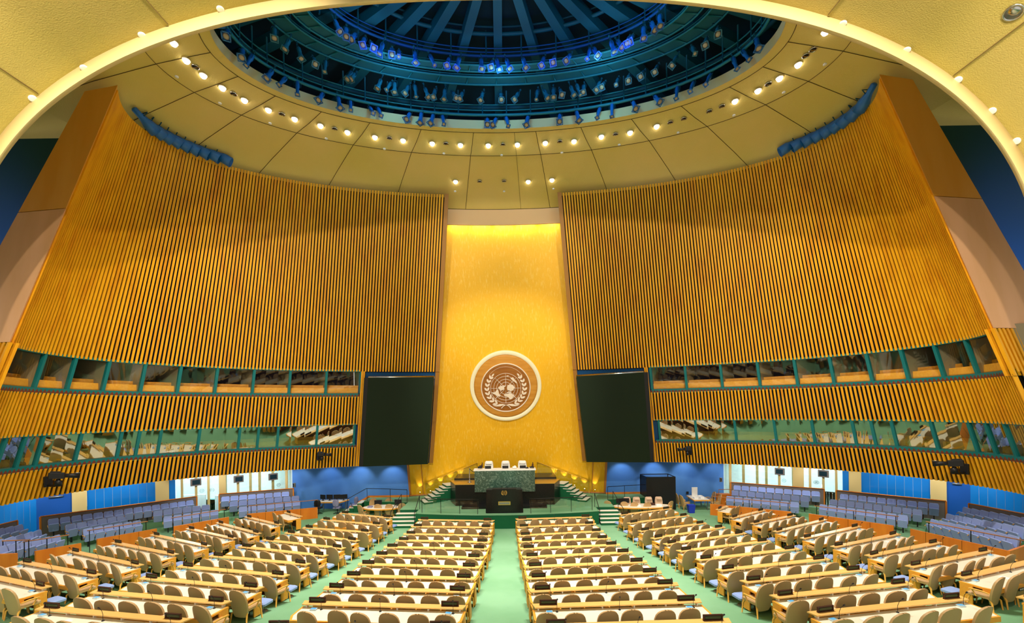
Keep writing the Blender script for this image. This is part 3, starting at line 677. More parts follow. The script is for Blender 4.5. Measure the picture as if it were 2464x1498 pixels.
# emblem
ec=srvY(1217,929,30.27)
en=(gw(.1,ec.z)-gw(-.1,ec.z)).cross(gw(0,ec.z+.1)-gw(0,ec.z-.1)).normalized()   # outward normal of the wall
if en.y>0: en=-en
ex=Vector((1,0,0)); eu=en.cross(ex).normalized(); 
if eu.z<0: eu=-eu
EM=Matrix(((ex.x,eu.x,en.x,0),(ex.y,eu.y,en.y,0),(ex.z,eu.z,en.z,0),(0,0,0,1)))
def emblem(root,mm,sc,full=True):
    """wreath and globe in emblem coordinates: photo units /675 * sc, origin (840,795)"""
    q=sc/675.
    def P(x,y): return((x-840)*q,(795-y)*q)
    def poly(pts,z0,z1,M_): mb_=MB(); mb_.prism([P(*p) for p in pts][::-1],z0,z1); return mb_
    def ringtube(mb_,cx,cy,r,w,z): mb_.tube([(P(cx+r*math.cos(a),cy+r*math.sin(a))[0],P(cx+r*math.cos(a),cy+r*math.sin(a))[1],z) for a in[2*PI*k/64 for k in range(64)]],w*q,5,closed=True)
    z0,z1=.10*sc/2.6,.15*sc/2.6
    mb_=MB()
    for r in(285,228,172,115): ringtube(mb_,840,800,r,4.5,z1)
    for k in range(8):
        a=k*PI/4; r0=40; mb_.tube([(*P(840+r0*math.cos(a),800+r0*math.sin(a)),z1),(*P(840+285*math.cos(a),800+285*math.sin(a)),z1)],4.5*q,4)
    mb_.build('globe_grid',mm,root)
    mb_=MB()
    for pts in([(872,735),(900,742),(925,722),(975,738),(1000,770),(1005,800),(985,820),(990,838),(960,845),(930,855),(905,842),(870,830),(862,795),(868,760)],
               [(695,778),(720,765),(740,748),(775,755),(800,742),(838,755),(812,780),(805,800),(820,812),(795,830),(765,832),(750,850),(735,828),(712,815)],
               [(803,925),(835,900),(880,908),(905,893),(950,898),(975,925),(1000,920),(995,950),(972,965),(965,1000),(930,1018),(905,1003),(880,965),(850,955),(815,950)],
               [(572,872),(600,878),(640,870),(660,835),(690,815),(702,850),(712,905),(740,945),(715,962),(690,950),(660,935),(630,915),(600,905)],
               [(930,602),(960,605),(972,588),(990,605),(1010,640),(1040,665),(1058,712),(1030,700),(1000,672),(975,665),(962,640),(940,628)],
               [(850,882),(880,872),(900,858),(935,868),(950,885),(905,884),(870,895)],[(860,558),(905,560),(885,572),(865,580)],[(975,945),(985,930),(992,960),(980,965)]):
        mb_.prism([P(*p) for p in pts][::-1],z0,z1*1.05)
    mb_.build('continents',mm,root)
    for s in(-1,1):
        mb_=MB()
        def leaf(cx,cy,ang,L,w):
            pts=[]
            for f,g in((0,0),(.2,.6),(.5,1),(.8,.7),(1,0),(.8,-.7),(.5,-1),(.2,-.6)):
                x=f*L;y=g*w; pts.append((cx+s*(x*math.cos(ang)-y*math.sin(ang)),cy-(x*math.sin(ang)+y*math.cos(ang))))
            pp=[P(*p) for p in pts]; mb_.prism(pp if s<0 else pp[::-1],z0,z1)
        n=8
        for k in range(n):
            a=math.radians(-62+k*94/(n-1)); r=352-10*abs(k-4)/4
            cx,cy=840+s*r*math.cos(a),800-r*math.sin(a)
            # tangent heading up the branch
            h=a+PI/2
            for da in(-.55,.55): leaf(cx,cy,h+da,100-4*k,20)
        a=math.radians(40); leaf(840+s*345*math.cos(a),800-345*math.sin(a),a+PI/2,80,15)
        # bottom ribbon leaf and stem
        pts=[(840,1125),(840+s*60,1105),(840+s*120,1105),(840+s*180,1125),(840+s*250,1135),(840+s*180,1150),(840+s*110,1148),(840+s*60,1130)]
        pp=[P(*p) for p in pts]; mb_.prism(pp,z0,z1)
        mb_.tube([(*P(840,1120),z1),(*P(840-s*50,1145),z1),(*P(840-s*90,1188),z1)],8*q,5)
        mb_.build('olive_branch',mm,root)
er=empty('wall_emblem'); er.matrix_world=Matrix.Translation(ec)@EM
tag(er,'round wooden emblem with globe and olive wreath on the golden wall','emblem')
mb=MB(); mb.lathe([(2.60,-.35),(2.60,.04),(2.55,.07),(2.34,.07),(2.31,.0)],72); mb.build('rim',M['rimlit'],er)
mb=MB(); mb.lathe([(2.31,-.1),(2.31,.06),(2.2,.075)],72); mb.build('outer_disc',M['woodA'],er)
mb=MB(); mb.lathe([(1.78,0),(1.78,.09),(1.7,.095)],72); 
dd=mb.build('inner_disc',M['woodB'],er); dd.location=(0,-.09,0)
mb=MB(); mb.tube([(1.77*math.cos(a),1.77*math.sin(a)-.09,.10) for a in[2*PI*k/80 for k in range(80)]],.045,6,closed=True); mb.tube([(1.45*math.cos(a),1.45*math.sin(a)-.0,.10) for a in[.6+(PI-1.2)*k/40 for k in range(41)]],.01,4); mb.build('ring',M['emb'],er)
emblem(er,M['emb'],2.6); 
for c in er.children:
    if c.name.split('.')[0] in('globe_grid','continents','olive_branch'): c.location=(0,-.095,0)
for k in range(10):
    a=2*PI*k/10; p=EM@Vector((2.35*math.cos(a),2.35*math.sin(a),-.18,)).to_4d()
# stage platform
pl=[(-5.8,26.2)]+[(x,25.5+.0208*x*x) for x in[-5,-4,-3,-2,-1,0,1,2,3,4,5]]+[(5.8,26.2),(5.8,27.3),(7.05,27.3),(7.05,29.5),(10.4,30.1),(10.4,31.3),(7.4,31.45),(7.4,33.2),(-7.4,33.2),(-7.4,31.45),(-10.4,31.3),(-10.4,30.1),(-7.05,29.5),(-7.05,27.3),(-5.8,27.3)]
mb=MB(); mb.prism(pl,ZF-.03,ZF); struct(mb.build('floor_stage',M['carpet']),'raised green-carpeted stage')
mb=MB(); mb.prism([(x*.999,y+.01) for x,y in pl],-.02,ZF-.03); struct(mb.build('trim_11',M['dgreen']),'dark green skirt of the stage')
for k,x in enumerate((-1.05,-.35,.35)): pass
# side stairs from the floor to the stage
def steps(name,label,boxes,m1,m2,grp):
    r=empty(name,boxes[0][0]); tag(r,label,'stairs',grp); o=Vector(boxes[0][0])
    for c,d,rz in boxes:
        Mx=Matrix.Translation(Vector(c)-o)@Matrix.Rotation(rz,4,'Z')
        mb=MB(); mb.box((0,0,-d[2]/2-.03),(d[0],d[1],d[2]-.0),Mx); 
        a=mb.build('riser',m2,r); mb=MB(); mb.box((0,0,-.015),(d[0]+.02,d[1]+.03,.03),Mx); mb.build('tread',m1,r)
for sd in(-1,1):
    nm='left' if sd<0 else 'right'
    bx=[]
    for k in range(1,5): z=ZF-.17*k; bx.append(((sd*(6.45+.08*k),27.3-.3*k+.0,z),(1.15+.16*k,.32,z-.01),0))
    steps('stairs','pale carpeted steps up to the %s side of the stage'%nm,bx,M['stair'],M['dgreen'],'steps to the stage')
    bx=[]
    for k in range(1,5): z=ZF-.17*k; bx.append(((sd*(10.45+.3*k),30.7,z),(.32,1.05,z-.01),0))
    steps('stairs','narrow steps beside the blue wall %s of the stage'%nm,bx,M['stair'],M['dgreen'],'steps beside the blue wall')
    # curved flight to the dais along the golden wall
    bx=[]
    for k in range(7):
        f=k/6; x=sd*(5.55-1.35*f)-.14; y=29.3+1.3*f; z=ZF+.15*(k+1); bx.append(((x,y,z),(.60,1.15,.15*(k+1)-.02),sd*-.45))
    steps('stairs','pale steps climbing the %s side of the dais'%nm,bx,M['stair'],M['dgreen'],'steps to the dais')
    # landing behind
    # uplights at the foot of the golden wall
    for k in range(5):
        x=sd*(3.6+.75*k); p=gw(x,ZF+.25+max(0,(6-abs(x))*.35)); zz=p.z
        mb=MB(); mb.lathe([(.06,0),(.06,.08),(.045,.09)],10); u=mb.build('uplight',M['brass']); u.location=(p.x,p.y-.35,zz)
        mb=MB(); mb.lathe([(.045,.085),(.04,.092)],10); mb.build('lamp_disc',M['led'],u)
        tag(u,'small brass uplight at the foot of the golden wall, %s from the dais, %s side'%(ORD[k+1],nm),'uplight','uplights along the golden wall')
        spot((p.x,p.y-.33,zz+.12),(p.x,p.y-.1,zz+2),38,50,(1,.75,.3),rad=.03)
# dais: black marble base, green marble desk
dr=empty('dais',(0,28.1,ZF)); tag(dr,'black and green marble dais with raised desk below the emblem','dais')
def loc(p): return Vector(p)-Vector((0,28.1,ZF))
mb=MB(); mb.hexa([loc((-3.5,28.1,ZF)),loc((3.2,28.1,ZF)),loc((3.75,29.7,ZF)),loc((-4.05,29.7,ZF))],[loc((-3.5,28.1,ZF+1.42)),loc((3.2,28.1,ZF+1.42)),loc((3.75,29.7,ZF+1.42)),loc((-4.05,29.7,ZF+1.42))]); mb.build('base',M['marbleb'],dr)
mb=MB(); mb.hexa([loc((-3.52,28.08,ZF+1.42)),loc((3.22,28.08,ZF+1.42)),loc((3.78,29.72,ZF+1.42)),loc((-4.08,29.72,ZF+1.42))],[loc((-3.52,28.08,ZF+1.47)),loc((3.22,28.08,ZF+1.47)),loc((3.78,29.72,ZF+1.47)),loc((-4.08,29.72,ZF+1.47))]); mb.build('cap',M['brass'],dr)
mb=MB(); mb.box(loc((-.13,30.7,ZF+.8)),(7.3,2.0,1.6)); mb.build('platform',M['marbleb'],dr)
x0,x1=-2.02,2.02; ox=-.14
mb=MB(); mb.box(loc((ox,27.98,CZ-4.78)),(4.05,.2,1.42)); mb.build('front_panel',M['marbleg'],dr)
mb=MB(); mb.box(loc((ox,28.35,CZ-4.04)),(4.2,.95,.06)); mb.build('desk_top',M['white'],dr)
mb=MB(); mb.box(loc((ox-.05,27.6,ZF+.06)),(5.6,.95,.12)); mb.build('plinth',M['marbleb'],dr)
# lectern
lr=empty('lectern',(-.16,26.15,ZF)); tag(lr,'black marble speaker lectern with gold emblem at the front of the stage','lectern')
mb=MB(); n=10; prof=[(-1.19,.0),(-1.17,-.15),(-1.08,-.2),(1.08,-.2),(1.17,-.15),(1.19,0),(1.05,.55),(-1.05,.55)]
nn=len(prof); mb.add([(x,y,0) for x,y in prof]+[(x*.955,y*.95,1.46) for x,y in prof],[tuple(range(nn-1,-1,-1)),tuple(range(nn,2*nn))]+[(i,(i+1)%nn,nn+(i+1)%nn,nn+i) for i in range(nn)]); mb.build('body',M['marbleb'],lr)
mb=MB(); mb.box((0,-.2,.62),(.76,.03,.22)); mb.build('slot_frame',M['brass'],lr); mb=MB(); mb.box((0,-.21,.62),(.66,.03,.13)); mb.build('slot_panel',M['steel'],lr)
mb=MB(); mb.box((0,.1,1.475),(1.5,.5,.03)); mb.build('reading_top',M['black'],lr)
for x in(-.2,.2):
    mb=MB(); mb.tube([(x,0,1.49),(x*.9,-.05,1.62),(x*.6,-.1,1.68)],.012,5); mb.tube([(x*.6,-.1,1.68),(x*.5,-.13,1.69)],.022,6); mb.build('microphone',M['black'],lr)
le=empty('crest'); le.parent=lr; le.location=(0,-.205,1.27); le.rotation_euler=(PI/2,0,0)
q=.32
def small_crest(par,mm):
    # single mesh of the little gold wreath and globe
    m0=MB(); 
    for r in(.07,.12): m0.tube([(r*math.cos(a),r*math.sin(a),.0) for a in[2*PI*k/24 for k in range(24)]],.007,4,closed=True)
    for k in range(4): a=k*PI/4; m0.tube([(.12*math.cos(a),.12*math.sin(a),0),(-.12*math.cos(a),-.12*math.sin(a),0)],.005,4)
    for s in(-1,1):
        for k in range(8):
            a=math.radians(-70+k*16); cx,cy=s*.155*math.cos(a),.155*math.sin(a)
            for da in(-.5,.5):
                h=a+PI/2+da; dx,dy=s*math.cos(h),math.sin(h); m0.tube([(cx,cy,0),(cx+dx*.03,cy+dy*.03,0),(cx+dx*.055,cy+dy*.055,0)],[.004,.012,.003],5)
    return m0.build('crest_relief',mm,par)
cc=small_crest(lr,M['brass']); cc.location=(0,-.205,1.27); cc.rotation_euler=(PI/2,0,0); bpy.data.objects.remove(le)
# dais chairs and desk articles
def swivel(label,loc_,m,sc=1.,rz=0,group=None):
    r=empty('dais_chair',loc_,rz)
    mb=MB(); mb.lathe([(.3,0),(.3,.03),(.04,.07),(.035,.4)],12); mb.build('pedestal',M['steel'],r)
    mb=MB(); mb.bbox((0,0,.46),(.56,.52,.12),.05); mb.build('seat',m,r)
    mb=MB(); pr=[(-.28,0),(-.31,.3),(-.27,.62),(-.2,.7),(.2,.7),(.27,.62),(.31,.3),(.28,0)]
    mb.add([(x,-.26-.08*z,.5+z) for x,z in pr]+[(x*.92,-.16-.08*z,.5+z*.98) for x,z in pr],[tuple(range(8)),tuple(range(15,7,-1))]+[(i,i+8,(i+1)%8+8,(i+1)%8) for i in range(8)]); mb.build('backrest',m,r)
    mb=MB(); mb.bbox((0,-.1,1.08),(.42,.1,.12),.03); mb.build('headrest',m,r)
    r.scale=(sc,)*3; tag(r,label,'chair',group); return r
for k,u in enumerate((1176,1216.5,1257)):
    p=srvY(u,1120,29.5); swivel('cream high-backed chair behind the dais desk, %s of three'%('leftmost','middle','rightmost')[k],(p.x,29.5,CZ-4.9),M['white'],1.05,PI,'cream chairs on the dais')
    mb=MB(); mb.bbox((0,0,.09),(.42,.03,.2),.01); o=mb.build('desk_monitor',M['black']); o.location=(p.x,28.5,CZ-4.01); mb=MB(); mb.box((0,.0,-.005),(.2,.12,.01)); mb.build('stand',M['black'],o)
    tag(o,'small black monitor on the dais desk before the %s cream chair'%('left','middle','right')[k],'monitor','monitors on the dais desk')
for k,(u,w,h,m) in enumerate(((1155,.3,.25,'black'),(1160,.1,.45,'nameframe'),(1238,.28,.2,'white'),(1280,.3,.18,'black'),(1282,.1,.42,'nameframe'),(1268,.22,.1,'black'))):
    p=srvY(u,1127,28.3); mb=MB(); mb.bbox((0,0,h/2),(w,.15,h*.5),.02); mb.bbox((w*.1,.02,h*.75),(w*.5,.08,h*.5),.015)
    o=mb.build('desk_equipment',M[m]); o.location=(p.x,28.35,CZ-4.01); tag(o,'small %s equipment on the dais desk, %s from the left'%({'black':'black','nameframe':'tall brown','white':'white'}[m],ORD[(1,2,3,5,6,4)[k]]),'equipment','equipment on the dais desk')
# stanchion left of the dais desk
pb=srvY(1130,1157,28.8); mb=MB(); mb.lathe([(.15,0),(.14,.03),(.025,.06),(.025,.95),(.04,1.0)],12); o=mb.build('stanchion',M['steel']); o.location=(pb.x,28.8,ZF+1.47)
mb=MB(); mb.tube([(0,0,.93),(.2,0,.75),(.42,0,.66)],.02,6); mb.build('rope',M['black'],o); tag(o,'chrome stanchion with dark rope left of the marble dais desk','stanchion')
# railings
def rail(name,label,pts,h,posts,m,grp,glassm=None,r_=.022):
    o=Vector(pts[0]); r=empty(name,o); tag(r,label,'railing',grp)
    P=[Vector(p)-o for p in pts]
    mb=MB(); mb.tube([p+Vector((0,0,h)) for p in P],r_,6); mb.build('handrail',m,r)
    def at(f):
        s=f*(len(P)-1); i=min(int(s),len(P)-2); return P[i].lerp(P[i+1],s-i)
    for f in posts:
        p=at(f); mb=MB(); mb.tube([p,p+Vector((0,0,h))],r_*.8,6); mb.build('post',m,r)
    if glassm:
        mb=MB(); mb.grid([[p+Vector((0,0,z)) for p in P] for z in(.06,h-.06)],False); mb.build('glass_panel',glassm,r)
    return r
def arc(x0,x1,n=8,off=.25): return[(x0+(x1-x0)*k/n,25.5+off+.0208*(x0+(x1-x0)*k/n)**2,ZF) for k in range(n+1)]
rail('stage_railing','black railing on the stage front left of the lectern',arc(-1.75,-5.4),.9,(.02,.33,.66,1),M['black'],'railings on the stage front',M['glassclear'])
rail('stage_railing','black railing on the stage front right of the lectern',arc(1.4,5.4),.9,(.02,.33,.66,1),M['black'],'railings on the stage front',M['glassclear'])
for sd in(-1,1):
    nm='left' if sd<0 else 'right'
    rail('stair_railing','black stair railing at the inner edge of the %s stage steps'%nm,[(sd*5.75,27.3,ZF),(sd*5.8,26.0,.05)],.88,(0,1),M['black'],'stage stair railings')
    rail('stair_railing','black stair railing at the outer edge of the %s stage steps'%nm,[(sd*7.1,27.9,ZF),(sd*7.35,26.2,.05)],.88,(0,.5,1),M['black'],'stage stair railings')
    rail('landing_railing','black railing along the landing %s of the golden wall'%nm,[(sd*7.1,29.4,ZF),(sd*8.4,29.75,ZF),(sd*10.2,30.1,ZF),(sd*11.6,30.15,.1)],.9,(0,.33,.66,1),M['black'],'landing railings')
    P=[]
    for k in range(8):
        f=k/7; x=sd*(6.2-3.9*f); P.append((x,gw(x,ZF+1.5*f).y-.28,ZF+1.45*f))
    rail('dais_railing','brass handrail with glass climbing the golden wall on the %s'%nm,P,.95,(0,.33,.66,1),M['brass'],'handrails along the golden wall',M['glassclear'])

# ---------------------------------------------------------------- projection screens
def screen(nm,c,housing):
    tl,tr,br,bl=[srvY(u,v,Y) for u,v,Y in c]
    r=empty('projection_screen',(tl+br)/2); tag(r,'large black hanging screen %s of the golden wall'%nm,'screen','black hanging screens'); o=(tl+br)/2
    n=(tr-tl).cross(bl-tl).normalized(); 
    if n.y<0:n=-n
    mb=MB(); mb.hexa([p-o for p in(tl,tr,br,bl)],[p-o+n*.18 for p in(tl,tr,br,bl)]); mb.build('screen_panel',M['screen'],r)
    mb=MB(); mb.tube([tl-o+n*.1,tr-o+n*.1],.10,8); mb.build('roller',M['chrome'],r)
    mb=MB()
    s=-1 if nm=='left' else 1
    a,b=(tl,bl) if nm=='left' else (tr,br)
    w=Vector((s*.28,0,0)); mb.hexa([a-o+n*.02,a-o+w+n*.02,a-o+w+n*.5,a-o+n*.5],[b-o+n*.02,b-o+w+n*.02,b-o+w+n*.5,b-o+n*.5]); mb.build('side_housing',M['black'],r)
screen('left',[(886,908,27.9),(1044,907,27.7),(1029,1116,28.2),(873,1122,28.4)],0)
screen('right',[(1387,905,27.7),(1549,895,27.9),(1565,1112,28.4),(1412,1111,28.2)],0)

# ================================================================ floor, perimeter walls, lobby
mb=MB(); NX,NY=70,70
mb.grid([[ (x,y,fl(x,y)) for x in[-34+68*i/NX for i in range(NX+1)]] for y in[3+32.5*j/NY for j in range(NY+1)]]); struct(mb.build('floor',M['carpet']),'pale green carpet sloping down to the stage')
def wp(u,off=0):
    """perimeter wall point on the sight line of photo column u"""
    x=(u-U0)/FPX; lo,hi=5,60
    for _ in range(60):
        m=(lo+hi)/2; f=((x*m+CX)/(29+off))**2+((m-YC)/(14.9+off))**2-1
        if (f>0 and m>YC-8) : hi=m
        else: lo=m
    return Vector((x*lo+CX,lo,0))
WH=CZ-3.3   # height of the perimeter wall
def wseg(name,u0,u1,m,z0=0,z1=WH,off=0,th=.12,label=None,root=None,n=1):
    a,b=wp(u0,off),wp(u1,off); d=(b-a).normalized(); nn=Vector((-d.y,d.x,0)); 
    if nn.dot(a-Vector((0,YC,0)))<0: nn=-nn
    mb=MB(); mb.hexa([a+Vector((0,0,z0)),b+Vector((0,0,z0)),b+nn*th+Vector((0,0,z0)),a+nn*th+Vector((0,0,z0))],[a+Vector((0,0,z1)),b+Vector((0,0,z1)),b+nn*th+Vector((0,0,z1)),a+nn*th+Vector((0,0,z1))])
    o=mb.build(name,m,root)
    if not root: struct(o,label)
    return o
# blue front walls
for sd,u in((-1,701),(1,1739)):
    q=wp(u); mb=MB()
    pts=[(sd*7.42,31.35),(sd*10.4,31.3),(q.x,q.y)]
    for (xa,ya),(xb,yb) in zip(pts[:-1],pts[1:]):
        mb.hexa([(xa,ya,-.05),(xb,yb,-.05),(xb,yb+.2,-.05),(xa,ya+.2,-.05)],[(xa,ya,WH+1),(xb,yb,WH+1),(xb,yb+.2,WH+1),(xa,ya+.2,WH+1)])
    struct(mb.build('wall_%s_blue'%('left' if sd<0 else 'right'),M['bluewall']),'blue fabric wall beside the golden wall')
    mb=MB(); mb.box((sd*8.95,31.27,ZF+.07),(3.1,.05,.14)); mb.tube([(sd*10.4,31.24,ZF+.07),(sd*11.9,31.25,.1)],.09,4); struct(mb.build('baseboard_%s'%('left' if sd<0 else 'right'),M['orange']))
ZG=1.7
# glass door runs, panels, columns (photo columns, left then right)
def runs(L):
    nm='left' if L else 'right'
    S_=(lambda a,b:(a,b))
    if L:
        doors=[(701,697),(682,657),(657,627),(627,602),(602,568),(568,541),(505,499),(499,470),(470,438),(438,419)]
        gl=[(697,541),(541,419)]; posts=[687,654,622,600,570,538,499,469,435]; cols=[(541,524),(404,371),(206,170)]; blue=[(419,404)]; bg=[(371,206),(84,-40)]; dk=[(170,84)]
        boxes=[572,655,469]
    else:
        gl=[(1740,1905),(1932,2025)]; posts=[1755,1787,1820,1842,1873,1947,1979,2010]; cols=[(1905,1932),(2040,2070),(2236,2275)]; blue=[(2025,2040)]; bg=[(2070,2236),(2332,2500)]; dk=[(2275,2332)]
        boxes=[1874,1979]
    for i,(a,b) in enumerate(gl):
        d=wseg('door_%d'%((1 if L else 3)+i),a,b,M['glassclear'],0,WH,0,.02,'clear glass doors to the bright lobby on the %s'%nm); d['kind']='structure'
    for u in posts: 
        o=wseg('trim_%d'%(20+int(u)%100 if 0 else 20),u-3,u+3,M['wallwood'],0,WH,-.05,.12)
    for a,b in cols: wseg('wall_%s_column'%nm,a,b,M['wallwood'],0,WH,-.1,.5)
    for a,b in blue: wseg('wall_%s_panel'%nm,a,b,M['blueglass'],0,WH,-.05)
    for a,b in bg:
        n=8 if abs(a-b)>100 else 5
        for k in range(n): 
            u0=a+(b-a)*k/n; u1=a+(b-a)*(k+.97)/n
            wseg('wall_%s_panel'%nm,u0,u1,M['blueglass'],0,WH,0)
    for a,b in dk:
        wseg('wall_%s_solid'%nm,a,b,M['dkblue'],0,WH,0)
        m_=(a*.35+b*.65); 
        p=wp(m_,-.1); q=wp(a*.75+b*.25,-.1); mb=MB(); mb.tube([p+Vector((0,0,2.5)),q+Vector((0,0,2.5))],.05,6); tag(mb.build('push_bar',M['steel']),'steel push bar on the blue door at the %s'%nm,'push bar')
    for i,u in enumerate(boxes):
        p=wp(u,-.12); mb=MB(); mb.bbox((0,0,0),(.62,.12,.5),.02); o=mb.build('ticket_reader',M['board']); o.location=(p.x,p.y,2.55); o.rotation_euler=(0,0,math.atan2(p.x,p.y-YC)*-1*.8)
        mb=MB(); mb.box((0,-.07,0),(.45,.02,.32)); mb.build('display',M['duskteal'],o); tag(o,'dark square sign box on the %s lobby glass, %s of the row'%(nm,ORD[i+1]),'sign box','dark sign boxes on the lobby glass')
    # faint round marks on the lobby glass
    for i,u in enumerate(([457,425,482,512,550,583,608,640,668,508,483] if L else [1745,1770,1802,1830,1857,1889,1915,1994,1960,1884,1963])):
        p=wp(u,-.03); mb=MB(); mb.tube([(.12*math.cos(a),0,.12*math.sin(a)) for a in[2*PI*k/16 for k in range(16)]],.012,4,closed=True)
        for k in(-.05,.0,.05): mb.tube([(k,0,-.06),(k,0,.06)],.01,4)
        z=3.15 if i<8 else 1.9
        o=mb.build('glass_mark',M['steel']); o.location=(p.x,p.y,z); o.rotation_euler=(0,0,-math.atan2(p.x,p.y)); tag(o,'faint round emblem etched on the %s lobby glass, %s from the golden wall'%(nm,ORD[i+1]) if i<8 else 'lower faint round emblem etched on the %s lobby glass, %s of the low row'%(nm,ORD[i-7]),'glass mark','etched marks on the lobby glass')
    # lobby beyond
    a,b=(wp(705),wp(400)) if L else (wp(1736),wp(2045))
    mb=MB(); o1=[wp(u,.15) for u in((705,600,500,400) if L else (1736,1840,1940,2045))]; o2=[p+Vector((p.x-0,p.y-YC,0)).normalized()*9 for p in o1]
    mb.grid([[p+Vector((0,0,.0)) for p in o1],[p for p in o2]],False); struct(mb.build('floor_lobby_'+nm,M['lobbyfloor']))
    mb=MB(); mb.grid([[p for p in o2],[p+Vector((0,0,5)) for p in o2]],False); 
    mb.grid([[o1[0],o2[0]],[o1[0]+Vector((0,0,5)),o2[0]+Vector((0,0,5))]],False); mb.grid([[o1[-1],o2[-1]],[o1[-1]+Vector((0,0,5)),o2[-1]+Vector((0,0,5))]],False)
    struct(mb.build('wall_lobby_'+nm,M['lobbywhite']),'bright white lobby wall beyond the glass on the %s'%nm)
    mb=MB(); mb.grid([[p+Vector((0,0,5)) for p in o1],[p+Vector((0,0,5)) for p in o2]],False); struct(mb.build('ceiling_lobby_'+nm,M['lobbywhite']))
    c=sum((p for p in o1),Vector())/4; c2=sum((p for p in o2),Vector())/4; m_=(c+c2)/2
    area((m_.x,m_.y,4.9),(m_.x,m_.y,0),800,5,4,(.8,.96,1))
    # lobby furniture: white low wall partitions, queue posts
    for k,f in enumerate((.25,.5,.8)):
        p=o1[1].lerp(o2[2],f); mb=MB(); mb.bbox((0,0,.55),(1.6,.1,1.1),.02); o=mb.build('lobby_partition',M['paper']); o.location=(p.x,p.y,0); o.rotation_euler=(0,0,.5*k-.4*(1 if L else -1))
        tag(o,'pale low partition standing in the %s lobby, %s from the glass'%(nm,ORD[k+1]),'partition','pale partitions in the lobbies')
    if not L:
        for k,u in enumerate((1986,1992,2000,2010,2018,2023)):
            p=wp(u,1.2); mb=MB(); mb.lathe([(.16,0),(.15,.03),(.025,.05),(.025,1.0),(.04,1.03)],10); o=mb.build('queue_post',M['steel']); o.location=p
            mb=MB(); mb.tube([(0,0,.95),(.12,0,.6),(.25,0,.3),(.4,0,.5)],.03,5); mb.build('rope',M['black'],o); tag(o,'chrome queue post with black rope in the right lobby, %s from the left'%ORD[k+1],'queue post','queue posts in the lobby')
runs(True); runs(False)
# small washers under the overhang throw scallops of light on the blue walls
for sd in(-1,1):
    for k,(x,y) in enumerate(((8.6,30.3),(11.0,30.3),(13.4,30.3),(15.8,30.2))):
        mb=MB(); mb.lathe([(.09,0),(.09,.22),(.07,.24)],12); o=mb.build('wall_washer',M['black']); o.location=(sd*x,y,CZ-3.7); mb=MB(); mb.lathe([(.07,-.005),(.06,-.01)],12); mb.build('lamp_lens',M['lens'],o)
        tag(o,'small black wall washer lamp over the %s blue wall, %s from the golden wall'%('left' if sd<0 else 'right',ORD[k+1]),'wall washer','wall washers over the blue walls')
        spot((sd*x,y-.05,CZ-3.78),(sd*x,y+1.05,CZ-5.3),85,85,(.95,.97,1))
    for u in((650,560,480,330,250,130,30) if sd<0 else (1800,1880,1980,2110,2190,2300,2400)):
        p=wp(u,-2.2); q=wp(u,0); spot((p.x,p.y,CZ-3.3),(q.x,q.y,1.6),190,90,(.95,.97,1))
# wall telephones / detectors on the blue walls
for k,(u,v,d) in enumerate(((710,1166,'left'),(1733,1153,'right'))):
    p=srvY(u,v,(31.0)); mb=MB(); mb.bbox((0,0,0),(.2,.12,.32),.02); o=mb.build('wall_phone',M['steel']); o.location=(p.x,p.y-.1,p.z); mb=MB(); mb.tube([(-.05,-.08,.14),(-.02,-.1,0),(-.05,-.08,-.12)],.025,6); mb.build('handset',M['black'],o)
    tag(o,'grey wall telephone at the outer edge of the %s blue wall'%d,'telephone')
p=srvY(1654,1185,31.1); mb=MB(); mb.bbox((0,0,0),(.18,.06,.2),.01); o=mb.build('wall_box',M['black']); o.location=p; tag(o,'small black box on the right blue wall behind the round table','wall box')

# ================================================================ desks
def frame(p,q):
    d=q-p; return (p+q)/2, d.length, math.atan2(d.y,d.x)
DESK={}
DESK['CL']=[((1004.7,1249),(1190,1252)),((987.5,1265.3),(1187,1268)),((969.6,1284),(1183,1286.6)),((950.8,1299.4),(1181,1302)),((921.9,1315.6),(1175,1318)),((894.6,1334.9),(1165,1339)),((859.7,1357),(1155.5,1362)),((821.3,1384.7),(1146,1389)),
 ((777,1414.5),(1134,1420)),((727,1450),(1120.5,1458)),None]
DESK['CR']=[((1240,1248),(1426,1242.4)),((1242.6,1267),(1435.6,1259)),((1245,1286),(1454,1277.3)),((1246.9,1301),(1470.6,1294)),((1249.4,1318),(1493.9,1309.6)),((1255.4,1337.8),(1523.8,1327.9)),((1260.5,1361.6),(1558.8,1350.5)),((1265.6,1388.4),(1593.7,1376)),((1271.6,1418.7),(1634,1404.5)),((1281,1456.2),(1689.4,1443.8)),None]
DESK['ML']=[((817,1233),(944,1245)),((773.7,1248.7),(917.5,1262)),((729,1268),(892.5,1279.6)),((685.5,1283),(862.6,1297)),((630.6,1300),(830,1315)),((571,1316),(790,1333)),((504,1338),(744,1353.5)),((429,1363),(692,1381)),((338,1391),(629,1411)),((221,1424),(549,1446)),((91,1463),(449,1489))]
DESK['MR']=[((1490,1238.2),(1616,1222)),((1514.7,1257.7),(1655.6,1238.8)),((1537,1275),(1699.9,1256.9)),((1567,1291),(1746,1269.6)),((1599,1305),(1795,1284)),((1631,1322),(1854,1302)),((1676.7,1343),(1921.7,1320.7)),((1727,1368),(1994.9,1345)),((1786,1396),(2081,1370.7)),((1859,1432),(2192.8,1403)),((1952,1473),(2325,1439))]
DESK['OL']=[((685.7,1230.8),(724,1241.8)),((590,1241.8),(674,1261.5)),((522,1255.7),(624,1281)),((450,1273),(565,1291)),((364.7,1288),(502,1309)),((270.6,1306.8),(423,1329)),((167,1327.7),(338,1354.4)),((47.6,1353),(235.8,1378.8)),'ext']
